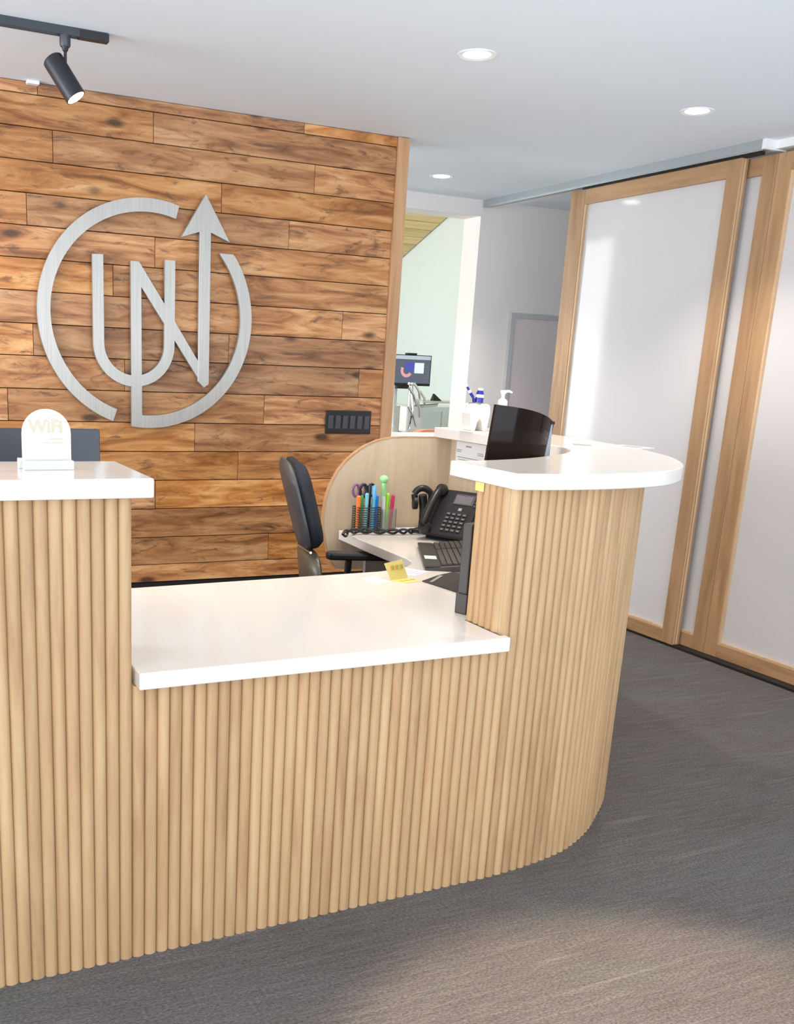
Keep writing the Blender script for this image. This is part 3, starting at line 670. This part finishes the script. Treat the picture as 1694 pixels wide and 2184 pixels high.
# twisted cord
base = catmull([Vector(v) for v in ((1.800, 3.520, 0.740), (1.83, 3.56, 0.742), (1.90, 3.585, 0.742), (1.98, 3.560, 0.742), (2.06, 3.545, 0.742), (2.12, 3.54, 0.742), (2.165, 3.53, 0.745), (2.19, 3.47, 0.760))], 14)
cd_ = bpy.data.objects.new('cord', None); COL.objects.link(cd_); cd_.parent = ph
cd_.matrix_parent_inverse = (Matrix.Translation(PH) @ Matrix.Rotation(-1.08, 4, 'Z')).inverted(); cd_.location = (1.99, 3.55, WT)
for s_ in (0, PI):
    pts = []
    for i, p in enumerate(base):
        a = s_ + i * 0.33; r = 0.0085 * (1 if i < 72 else 0.4)
        d = (base[min(i + 1, len(base) - 1)] - base[max(i - 1, 0)]).normalized(); nn_ = Vector((-d.y, d.x, 0))
        q = p + nn_ * math.cos(a) * r + Vector((0, 0, 1)) * (math.sin(a) * r + 0.006); pts.append(q - Vector((1.99, 3.55, WT)))
    MB().tube(pts, 0.0052, 7).build('strand', M['blackp'], cd_, smooth=0.9)
# pen holder: two baskets
ph2 = thing('pen_organiser', 'dark wire pen basket full of pens on the worktop by the end screen', 'pen holder', (1.965, 3.655, WT))
b_ = MB()
for k in range(11):
    z = 0.003 + k * 0.0098
    for (x0, x1, y0, y1) in ((-0.05, 0.052, -0.032, -0.0305), (-0.05, 0.052, 0.0305, 0.032), (-0.05, -0.0485, -0.032, 0.032), (0.0505, 0.052, -0.032, 0.032)): b_.box(x0, x1, y0, y1, z, z + 0.0036)
for x0 in (-0.05, 0.05):
    for y0 in (-0.032, 0.030): b_.box(x0, x0 + 0.002, y0, y0 + 0.002, 0, 0.105)
b_.build('wire_sides', M['tin'], ph2)
MB().box(-0.049, 0.051, -0.031, 0.031, 0, 0.002).build('bottom', M['tin'], ph2)
c2 = thing('clear_pen_cup', 'clear acrylic cup of pens right of the wire basket', 'pen holder', (2.060, 3.655, WT))
c_ = MB(); c_.box(-0.034, 0.034, -0.028, -0.026, 0, 0.095); c_.box(-0.034, 0.034, 0.026, 0.028, 0, 0.095); c_.box(-0.034, -0.032, -0.026, 0.026, 0, 0.095); c_.box(0.032, 0.034, -0.026, 0.026, 0, 0.095)
c_.build('cup_wall', M['clear'], c2); MB().box(-0.032, 0.032, -0.026, 0.026, 0, 0.003).build('bottom', M['clear'], c2)
def pen(x, y, h, col, label, lean=(0, 0), r=0.0055, cap=None, cat='pen', capcol=None, name='pen'):
    t = thing(name, label, cat, (x, y, WT + 0.0035), rot=(lean[1], lean[0], 0))
    MB().lathe([(r * 0.5, 0), (r, 0.012), (r, h * 0.68)], 12).build('barrel', col, t, smooth=0.5)
    MB().lathe([(r * 1.1, h * 0.68), (r * 1.1, h * 0.97), (r * 0.7, h)], 12).build('cap', capcol or col, t, smooth=0.5)
    MB().box(-0.001, 0.001, -r - 0.003, -r, h * 0.70, h * 0.93).build('clip', capcol or col, t)
    return t
pen(1.925, 3.650, 0.148, pcol('orange_pen', (0.95, 0.22, 0.05)), 'orange highlighter at the left end of the wire basket', (-0.02, 0), 0.009)
pen(1.944, 3.660, 0.150, pcol('green_pen', (0.06, 0.42, 0.10)), 'green pen beside the orange highlighter', (0.0, 0), 0.0055)
pen(1.956, 3.640, 0.160, pcol('teal_pen', (0.22, 0.55, 0.62)), 'pale teal pen in the wire basket under the scissors', (0, 0), 0.0075)
pen(1.978, 3.660, 0.195, pcol('navy_pen', (0.01, 0.02, 0.05)), 'tall near-black marker in the middle of the wire basket', (0, 0), 0.007)
pen(1.986, 3.636, 0.192, pcol('sky_pen', (0.12, 0.45, 0.68)), 'tall sky-blue marker beside the near-black one', (0.01, 0), 0.008)
pen(2.003, 3.645, 0.150, pcol('blue_pen', (0.02, 0.22, 0.75)), 'bright blue highlighter at the right end of the wire basket', (0.02, 0), 0.008)
pen(2.046, 3.650, 0.215, plain('white_pen', (0.75, 0.80, 0.72), 0.3), 'white pen with a big pale green round top', (-0.04, 0), 0.009, capcol=pcol('mint_cap', (0.35, 0.72, 0.30)))
pen(2.062, 3.660, 0.155, pcol('lime_pen', (0.38, 0.78, 0.06)), 'lime green pen in the clear cup', (0.03, 0), 0.008)
pen(2.078, 3.650, 0.150, pcol('magenta_pen', (0.65, 0.04, 0.14)), 'crimson pen at the right of the clear cup', (0.06, 0), 0.007)
pb = tag(None or MB().lathe([(0.002, -0.016), (0.013, -0.013), (0.019, -0.004), (0.019, 0.006), (0.012, 0.015), (0.002, 0.018)], 18).build('pom_topper', pcol('mint_cap', (0.35, 0.72, 0.30)), smooth=2, loc=(0, 0, 0.215)))
pb.parent = [o for o in bpy.data.objects if o.get('label') == 'white pen with a big pale green round top'][0]
def scissors(x, y, col, label, rz):
    t = thing('scissors', label, 'scissors', (x, y, WT + 0.0035), rz)
    MB().box(-0.006, 0.006, -0.0015, 0.0015, 0, 0.12).build('blade', M['chrome'], t)
    for sgn in (-1, 1):
        pts = [(sgn * 0.019 + 0.016 * math.cos(a), 0, 0.168 + 0.025 * math.sin(a)) for a in [2 * PI * k / 18 for k in range(19)]]
        MB().tube(pts, 0.0055, 8).build('handle', col, t, smooth=0.9)
        MB().tube([(0, 0, 0.115), (sgn * 0.012, 0, 0.146)], 0.005, 8).build('shank', col, t, smooth=0.9)
scissors(1.936, 3.676, pcol('mauve_handle', (0.25, 0.10, 0.24)), 'scissors with mauve handles in the wire basket', 0.3)
scissors(1.972, 3.640+0.028, pcol('black_handle', (0.02, 0.02, 0.02)), 'scissors with black handles in the wire basket', 0.1)
# papers
def paper(name, pts, mat, label, cat, h=0.0006, z=WT):
    return tag(MB().prism(pts, z, z + h).build(name, M[mat]), label, cat)
paper('note_pad', [(2.126, 3.690), (2.100, 3.62), (2.190, 3.615), (2.225, 3.685)], 'bluepaper', 'pale blue note pad lying by the end screen', 'notepad', 0.005)
paper('paper_slip', [(1.515, 2.829), (1.569, 2.831), (1.590, 2.745), (1.521, 2.742)], 'bluepaper', 'blank pale blue paper slip left of the yellow note', 'paper')
pp = paper('paper_slip', [(1.66, 2.90), (1.745, 2.94), (1.80, 2.86), (1.715, 2.815)], 'bluepaper', 'pale blue paper slip with handwriting right of the yellow note', 'paper')
w_ = MB()
for k in range(4):
    Tq = Matrix.Translation((1.715 + k * 0.012, 2.895 - k * 0.016, WT + 0.0007)) @ Matrix.Rotation(0.42, 4, 'Z')
    w_.box(-0.03, 0.022, -0.001, 0.001, 0, 0.0002, Tq)
w_.build('handwriting', M['ink'], pp)
sn = thing('sticky_note', 'yellow sticky note standing folded on the low worktop, with orange and green writing', 'sticky note', (1.635, 2.775, WT), 0.25)
f_ = MB(); f_.add([(-0.045, 0, 0.0002), (0.035, 0, 0.0002), (0.045, -0.055, 0.0002), (-0.03, -0.055, 0.0002), (-0.045, 0, 0.001), (0.035, 0, 0.001), (0.045, -0.055, 0.001), (-0.03, -0.055, 0.001)], [(3, 2, 1, 0), (4, 5, 6, 7), (0, 1, 5, 4), (1, 2, 6, 5), (2, 3, 7, 6), (3, 0, 4, 7)])
f_.build('lower_leaf', M['yellow'], sn)
f_ = MB(); f_.add([(-0.045, 0, 0.0012), (0.035, 0, 0.0012), (0.020, 0.020, 0.062), (-0.060, 0.020, 0.055), (-0.045, 0.0008, 0.0012), (0.035, 0.0008, 0.0012), (0.020, 0.0208, 0.062), (-0.060, 0.0208, 0.055)], [(3, 2, 1, 0), (4, 5, 6, 7), (0, 1, 5, 4), (1, 2, 6, 5), (2, 3, 7, 6), (3, 0, 4, 7)])
f_.build('raised_leaf', M['yellow'], sn)
for mt_, dx in (('orangeink', 0.0), ('greenink', 0.014)):
    w_ = MB()
    for k in range(3):
        w_.box(-0.025 + k * 0.024 + dx * 0.5, -0.017 + k * 0.024 + dx * 0.5, -0.030 - dx * 0.3, -0.018 - dx * 0.3, 0.0011, 0.0013)
        Tq = Matrix.Translation((-0.008, 0.0125, 0.040)) @ Matrix.Rotation(math.radians(72), 4, 'X')
        w_.box(-0.028 + k * 0.02 + dx * 0.5, -0.021 + k * 0.02 + dx * 0.5, -0.008, 0.006, 0.0006, 0.0012, Tq)
    w_.build('handwriting', M[mt_], sn)
tag(MB().box(1.5470, 1.5485, 2.222, 2.262, 1.098, 1.1215).build('sticky_note', M['yellow']), 'small blank yellow sticky note under the right counter edge', 'sticky note')
# notice on the inner face of the far arm
nt_ = tag(MB().box(2.3915, 2.3930, 3.445, 3.665, 0.96, 1.112).build('notice_sheet', M['paper']), 'printed white notice sheet below the far end of the right counter', 'notice')
w_ = MB()
for (y0, y1, z) in ((3.55, 3.59, 1.092), (3.62, 3.66, 1.075), (3.625, 3.66, 1.068), (3.46, 3.50, 1.072), (3.455, 3.50, 1.065), (3.47, 3.65, 1.045), (3.48, 3.64, 1.035), (3.47, 3.65, 1.02), (3.49, 3.62, 1.01)):
    w_.box(2.3905, 2.3914, y0, y1, z, z + (0.006 if z > 1.09 else 0.003))
w_.build('printed_text', M['ink'], nt_)

# ================================================================== ON THE RIGHT COUNTER
CT = 1.164
th_ = thing('tooth_holder', 'white ceramic tooth-shaped holder at the far end of the right counter', 'holder', (2.365, 3.500, CT + 0.0045), -0.05)
tooth = [(-0.050, 0.100), (-0.052, 0.070), (-0.047, 0.045), (-0.040, 0.0), (-0.020, 0.0), (-0.012, 0.035), (0.0, 0.050), (0.012, 0.035), (0.020, 0.0), (0.040, 0.0), (0.047, 0.045), (0.052, 0.070), (0.050, 0.100), (0.040, 0.108), (0.022, 0.110), (0.0, 0.103), (-0.022, 0.110), (-0.040, 0.108)]
MB().prism([(a * 0.9, b) for a, b in tooth], -0.038, 0.038, 'y').build('tooth_body', M['ceramic'], th_, bevel=0.007, seg=3)
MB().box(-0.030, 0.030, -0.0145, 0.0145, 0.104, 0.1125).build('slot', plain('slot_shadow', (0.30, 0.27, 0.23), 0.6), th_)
tag(MB().prism(rounded(0.125, 0.095, 0.008, 4, 2.372, 3.492), CT, CT + 0.0045).build('coaster', plain('beige_card', (0.80, 0.74, 0.66), 0.5)), 'thin beige tray under the tooth-shaped holder', 'tray')
tb = thing('toothbrush', 'navy and white toothbrush leaning left in the tooth holder', 'toothbrush', (2.352, 3.500, CT + 0.118), rot=(0, -0.55, 0))
MB().tube(catmull([(0, 0, 0), (0.004, 0, 0.02), (0, 0, 0.045)], 5), 0.0065, 8).build('handle', M['bluepl'], tb, smooth=0.9)
MB().tube([(0, 0, 0.045), (0.0, 0, 0.058)], 0.0068, 8).build('grip_band', M['ceramic'], tb, smooth=0.9)
MB().tube([(0, 0, 0.058), (-0.003, 0, 0.075)], 0.005, 8).build('neck', M['bluepl'], tb, smooth=0.9)
MB().tube([(-0.003, 0, 0.075), (-0.004, 0, 0.088)], 0.006, 8).build('head', M['ceramic'], tb, smooth=0.9)
tp = thing('toothpaste_tube', 'navy and white toothpaste tube standing in the tooth holder', 'toothpaste', (2.375, 3.500, CT + 0.118), rot=(0, 0.06, 0))
MB().lathe([(0.017, 0.0), (0.0175, 0.020)], 16).build('tube_lower', M['bluepl'], tp, smooth=0.5)
MB().lathe([(0.0176, 0.020), (0.0172, 0.032)], 16).build('tube_band', M['ceramic'], tp, smooth=0.5)
MB().lathe([(0.0170, 0.032), (0.0120, 0.048)], 16).build('tube_upper', M['bluepl'], tp, smooth=0.5)
MB().lathe([(0.0110, 0.048), (0.0105, 0.058)], 16).build('cap', M['ceramic'], tp, smooth=0.5)
hp_ = thing('card_stand', 'small clear acrylic stand between the tooth holder and the curved monitor', 'stand', (2.455, 3.47, CT), 0.3)
MB().box(-0.012, 0.012, -0.003, 0.0, 0, 0.085).box(-0.012, 0.012, 0.0, 0.03, 0, 0.004).build('upright', M['clear'], hp_)
bt = thing('pump_bottle', 'white hand sanitiser pump bottle behind the curved monitor', 'bottle', (2.492, 3.50, CT), 0)
MB().lathe([(0.030, 0), (0.032, 0.004), (0.032, 0.080), (0.026, 0.098), (0.014, 0.104)], 24).build('body', M['ceramic'], bt, smooth=0.6)
MB().lathe([(0.018, 0.104), (0.021, 0.112), (0.020, 0.128), (0.010, 0.136)], 20).build('collar', M['ceramic'], bt, smooth=0.6)
MB().lathe([(0.008, 0.136), (0.0075, 0.156)], 14).build('piston', M['ceramic'], bt, smooth=0.6)
MB().lathe([(0.012, 0.156), (0.014, 0.166), (0.010, 0.170)], 14).tube([(0.0, 0, 0.165), (0.025, -0.004, 0.167), (0.040, -0.006, 0.162)], [0.006, 0.005, 0.0035], 8).build('nozzle', M['ceramic'], bt, smooth=0.7)
def plaque(c, w, d, rz, label):
    t = tag(MB().prism(rounded(w, d, 0.004, 3), 0, 0.0012).build('info_card', M['paper'], loc=(c[0], c[1], CT), rot=(0, 0, rz)), label, 'card')
    MB().box(-w * 0.30, w * 0.30, -d * 0.30, d * 0.30, 0.0012, 0.0015).build('printed_face', M['greyplate'], t)
plaque((2.43, 2.90), 0.16, 0.11, 0.95, 'flat white card with a grey panel, nearer the curved monitor on the right counter')
plaque((2.605, 2.84), 0.10, 0.13, 0.30, 'flat white card with a grey panel, near the outer rim of the right counter')

# ================================================================== OFFICE CHAIR
ch = thing('office_chair', 'black office chair with a high backrest between the wood wall and the desk', 'chair', (1.745, 3.22, 0), -0.30)
def pad(w, h, t, bulge=0.0, nx=12, nz=12):
    """rounded cushion in local y (width) and z (height), thickness along x"""
    vs, fs = [], []
    for side in (0, 1):
        for j in range(nz + 1):
            for i in range(nx + 1):
                u = 2 * i / nx - 1; v = 2 * j / nz - 1
                k = (1 - abs(v) ** 4 * 0.42); e = max(0.0, 1 - abs(u) ** 6) * max(0.0, 1 - abs(v) ** 8)
                xx = (t / 2) * (0.25 + 0.75 * e ** 0.5) * (1 if side else -1) + bulge * (u * u)
                vs.append((xx, u * w / 2 * k, v * h / 2 * (1 - 0.10 * abs(u) ** 3)))
    n = (nx + 1) * (nz + 1)
    for s_ in (0, 1):
        for j in range(nz):
            for i in range(nx):
                a = s_ * n + j * (nx + 1) + i; fs.append((a, a + 1, a + nx + 2, a + nx + 1))
    edge = [i for i in range(nx + 1)] + [j * (nx + 1) + nx for j in range(1, nz + 1)] + [nz * (nx + 1) + i for i in range(nx - 1, -1, -1)] + [j * (nx + 1) for j in range(nz - 1, 0, -1)]
    for a, b in zip(edge, edge[1:] + edge[:1]): fs.append((a, b, b + n, a + n))
    return vs, fs
Tb = Matrix.Translation((-0.258, 0, 0.915)) @ Matrix.Rotation(-0.27, 4, 'Y')
v_, f_ = pad(0.40, 0.335, 0.075, 0.010); MB().add(v_, f_, Tb).build('backrest', M['fabric'], ch, smooth=1.0)
v_, f_ = pad(0.405, 0.345, 0.035, 0.010); MB().add(v_, f_, Matrix.Translation((-0.286, 0, 0.911)) @ Matrix.Rotation(-0.27, 4, 'Y')).build('back_shell', M['shell'], ch, smooth=1.0)
MB().tube([(-0.24, -0.19, 0.765), (-0.262, 0, 0.757), (-0.24, 0.19, 0.765)], 0.0045, 8).build('rim_highlight_bar', M['chrome'], ch, smooth=0.9)  # thin chrome bar added as the rim highlight under the backrest
Tl = Matrix.Translation((-0.225, 0, 0.655)) @ Matrix.Rotation(-0.12, 4, 'Y')
v_, f_ = pad(0.42, 0.215, 0.05, 0.02); MB().add(v_, f_, Tl).build('lumbar_shell', M['olive'], ch, smooth=1.0)
v_, f_ = pad(0.48, 0.47, 0.075, 0.0); MB().add(v_, f_, Matrix.Translation((0.02, 0, 0.505)) @ Matrix.Rotation(PI / 2, 4, 'Y')).build('seat', M['fabric'], ch, smooth=1.0)
MB().box(-0.27, -0.06, -0.035, 0.035, 0.44, 0.475).build('back_bracket', M['blackp'], ch, bevel=0.004)
MB().tube([(-0.25, 0, 0.46), (-0.275, 0, 0.52), (-0.275, 0, 0.60)], 0.020, 8).build('back_spine', M['blackp'], ch, smooth=0.9)
for sy in (-1, 1):
    MB().tube(catmull([(-0.05, sy * 0.20, 0.47), (-0.03, sy * 0.26, 0.50), (-0.02, sy * 0.265, 0.66)], 5), 0.014, 8).build('arm_post', M['blackp'], ch, smooth=0.9)
    MB().prism(rounded(0.27, 0.075, 0.03, 5, 0.02, sy * 0.262), 0.655, 0.683).build('armrest', M['blackp'], ch, bevel=0.008)
MB().lathe([(0.032, 0.10), (0.032, 0.26), (0.022, 0.262), (0.022, 0.465)], 16).build('gas_column', M['blackm'], ch, smooth=0.6)
for k in range(5):
    a = 2 * PI * k / 5 + 0.3; c, s_ = math.cos(a), math.sin(a)
    MB().tube([(0, 0, 0.115), (c * 0.15, s_ * 0.15, 0.10), (c * 0.29, s_ * 0.29, 0.075)], [0.024, 0.02, 0.014], 8).build('base_leg', M['blackp'], ch, smooth=0.9)
    MB().lathe([(0.027, -0.02), (0.027, 0.02)], 16, Matrix.Translation((c * 0.29, s_ * 0.29, 0.027)) @ Matrix.Rotation(a, 4, 'Z') @ Matrix.Rotation(PI / 2, 4, 'X')).tube([(c * 0.29, s_ * 0.29, 0.04), (c * 0.29, s_ * 0.29, 0.08)], 0.008, 8).build('caster', M['blackp'], ch, smooth=0.6)

# ================================================================== FRAMED BOARD, TREATMENT ROOM
fb = thing('framed_board', 'pale pinkish panel in a grey frame on the wall behind the sliding door', 'board', (4.62, 6.0, 0.65))
MB().box(-0.33, 0.33, -0.018, 0.0, 0.02, 1.12).build('panel', plain('pinkish_board', (0.80, 0.71, 0.70), 0.6), fb)
f_ = MB(); f_.box(-0.36, -0.325, -0.03, 0, 0, 1.15); f_.box(0.325, 0.36, -0.03, 0, 0, 1.15); f_.box(-0.325, 0.325, -0.03, 0, 1.115, 1.15); f_.box(-0.325, 0.325, -0.03, 0, 0, 0.035)
f_.build('frame', plain('grey_frame', (0.55, 0.55, 0.56), 0.4), fb, bevel=0.002)

DY = 7.2
tm = thing('clinic_monitor', 'dark desktop monitor on an arm seen through the opening beside the wood wall', 'monitor', (4.10, DY, 0.90))
MB().box(-0.285, 0.285, -0.012, 0.025, 0.355, 0.598).build('casing', M['blackp'], tm, bevel=0.004)
MB().box(-0.275, 0.275, -0.0135, -0.012, 0.375, 0.560).build('screen', plain('screen_grey', (0.06, 0.07, 0.10), 0.2, emit=(0.10, 0.12, 0.17), es=0.6), tm)
MB().box(-0.275, 0.275, -0.0136, -0.012, 0.562, 0.592).build('menu_bar', plain('screen_bar', (0.45, 0.50, 0.58), 0.3, emit=(0.4, 0.46, 0.55), es=0.5), tm)
MB().box(0.04, 0.125, -0.0142, -0.0136, 0.47, 0.535).build('image_tile', plain('screen_blue', (0.05, 0.06, 0.30), 0.3, emit=(0.05, 0.06, 0.32), es=0.8), tm)
MB().box(0.127, 0.215, -0.0142, -0.0136, 0.455, 0.537).build('image_tile', plain('screen_white', (0.6, 0.64, 0.70), 0.3, emit=(0.5, 0.56, 0.65), es=0.8), tm)
o_, i_ = arc(0.055, 0.475, 0.055, 0.030, 150, 330, 16); MB().strip(o_, i_, -0.0140, -0.0136, 'y').build('image_tile', plain('screen_pink', (0.6, 0.35, 0.40), 0.3, emit=(0.55, 0.25, 0.30), es=0.6), tm)
w_ = MB()
for k in range(7): w_.box(0.228, 0.265, -0.0140, -0.0136, 0.395 + k * 0.022, 0.399 + k * 0.022)
w_.build('menu_lines', M['ink'], tm)
MB().box(0.05, 0.14, -0.02, 0.02, 0.598, 0.612).build('webcam', M['blackp'], tm, bevel=0.002)
MB().box(-0.02, 0.13, -0.01, 0.03, 0.330, 0.356).build('speaker_bar', M['blackp'], tm, bevel=0.002)
MB().tube([(0, 0.04, 0.44), (0, 0.06, 0.30), (0, 0.05, 0.02)], 0.02, 10).build('post', M['white'], tm, smooth=0.9)
MB().lathe([(0.10, -0.90), (0.10, -0.86), (0.03, -0.84), (0.03, 0.02)], 20, Matrix.Translation((0, 0.05, 0))).build('pedestal', M['white'], tm, smooth=0.6)
ar = thing('dental_unit', 'chrome jointed instrument arm with white tray in the treatment room', 'dental unit', (4.10, 7.0, 0))
MB().lathe([(0.13, 0), (0.13, 0.05), (0.05, 0.08), (0.05, 0.90)], 24).build('pedestal', M['white'], ar, smooth=0.6)
MB().box(-0.06, 0.08, -0.06, 0.06, 0.90, 1.10).build('body', M['white'], ar, bevel=0.01)
for k, (x0, z0, x1, z1) in enumerate(((-0.06, 1.25, 0.02, 1.12), (0.0, 1.27, 0.05, 1.16), (0.05, 1.22, 0.10, 1.12), (-0.05, 1.10, 0.03, 0.95), (0.02, 1.16, 0.06, 1.02), (-0.02, 1.20, -0.03, 0.93))):
    MB().tube([(x0, -0.06, z0), ((x0 + x1) / 2 + 0.01, -0.07, (z0 + z1) / 2), (x1, -0.06, z1)], 0.010, 8).build('hose', M['chrome'], ar, smooth=0.9)
MB().lathe([(0.02, 1.10), (0.02, 1.26), (0.035, 1.27), (0.035, 1.285)], 14).build('lamp_stem', M['chrome'], ar, smooth=0.6)
MB().box(0.03, 0.42, -0.14, 0.10, 1.135, 1.150).build('tray', plain('pale_tray', (0.72, 0.74, 0.70), 0.3), ar, bevel=0.004)
MB().tube([(0.04, 0, 1.10), (0.22, -0.05, 1.118), (0.24, -0.02, 1.135)], 0.012, 8).build('tray_arm', M['chrome'], ar, smooth=0.9)
tag(MB().add([(0, 0, 0), (0.08, 0, 0), (0.08, 0.05, 0), (0, 0.05, 0), (0.004, 0.01, 0.055), (0.012, 0.01, 0.055), (0.012, 0.02, 0.055), (0.004, 0.02, 0.055)], [(3, 2, 1, 0), (4, 5, 6, 7), (0, 1, 5, 4), (1, 2, 6, 5), (2, 3, 7, 6), (3, 0, 4, 7)]).build('instrument_rest', M['blackp'], loc=(4.27, 6.93, 1.1505)), 'small black pointed rest on the left of the instrument tray', 'instrument')
tag(MB().add([(0, 0, 0), (0.05, 0, 0), (0.05, 0.04, 0), (0, 0.04, 0), (0.012, 0.01, 0.022), (0.03, 0.01, 0.022), (0.03, 0.03, 0.022), (0.012, 0.03, 0.022)], [(3, 2, 1, 0), (4, 5, 6, 7), (0, 1, 5, 4), (1, 2, 6, 5), (2, 3, 7, 6), (3, 0, 4, 7)]).build('instrument_rest', M['blackp'], loc=(4.455, 6.93, 1.1505)), 'small low black piece on the right end of the instrument tray', 'instrument')
cbn = thing('storage_cabinet', 'pale blue-white low cabinet under the instrument tray', 'cabinet', (4.62, 7.55, 0))
MB().box(-0.34, 0.33, -0.2, 0.2, 0.0, 1.085).build('carcass', M['cabinet'], cbn, bevel=0.003)
MB().box(-0.33, -0.01, -0.212, -0.2005, 0.06, 1.05).build('door', M['cabinet'], cbn, bevel=0.002)
MB().box(0.0, 0.32, -0.212, -0.2005, 0.06, 1.05).build('door', M['cabinet'], cbn, bevel=0.002)
dk = tag(MB().box(4.21, 4.275, 7.36, 7.48, 0.0, 1.08).build('waste_bin', plain('taupe_bin', (0.34, 0.33, 0.29), 0.5), bevel=0.004), 'narrow taupe column bin left of the pale cabinet', 'bin')
oc = thing('patient_chair', 'salmon-edged white treatment chair back just above the end screen', 'dental chair', (3.62, 5.75, 0))
MB().prism(rounded(0.46, 0.50, 0.10, 6, 0, 0.74), -0.03, 0.03, 'y').build('backrest', M['white'], oc, bevel=0.01)
o1 = rounded(0.50, 0.54, 0.12, 6, 0, 0.74); o2 = rounded(0.455, 0.495, 0.10, 6, 0, 0.74)
MB().strip(o1 + o1[:1], o2 + o2[:1], -0.035, 0.035, 'y').build('salmon_rim', M['salmon'], oc, smooth=0.6)
MB().box(-0.22, 0.22, -0.45, 0.0, 0.42, 0.50).build('seat', M['white'], oc, bevel=0.02)
MB().lathe([(0.25, 0), (0.25, 0.03), (0.05, 0.06), (0.05, 0.42)], 24, Matrix.Translation((0, -0.2, 0))).build('pedestal', M['chrome'], oc, smooth=0.6)
ct = thing('side_cabinet', 'white cabinet top just beyond the end of the wood wall', 'cabinet', (3.15, 5.2, 0))
MB().box(-0.33, 0.22, -0.2, 0.2, 0.0, 0.99).build('carcass', M['white'], ct, bevel=0.003)
MB().box(-0.36, 0.25, -0.23, 0.23, 0.99, 1.015).build('top', M['cabinet'], ct, bevel=0.003)
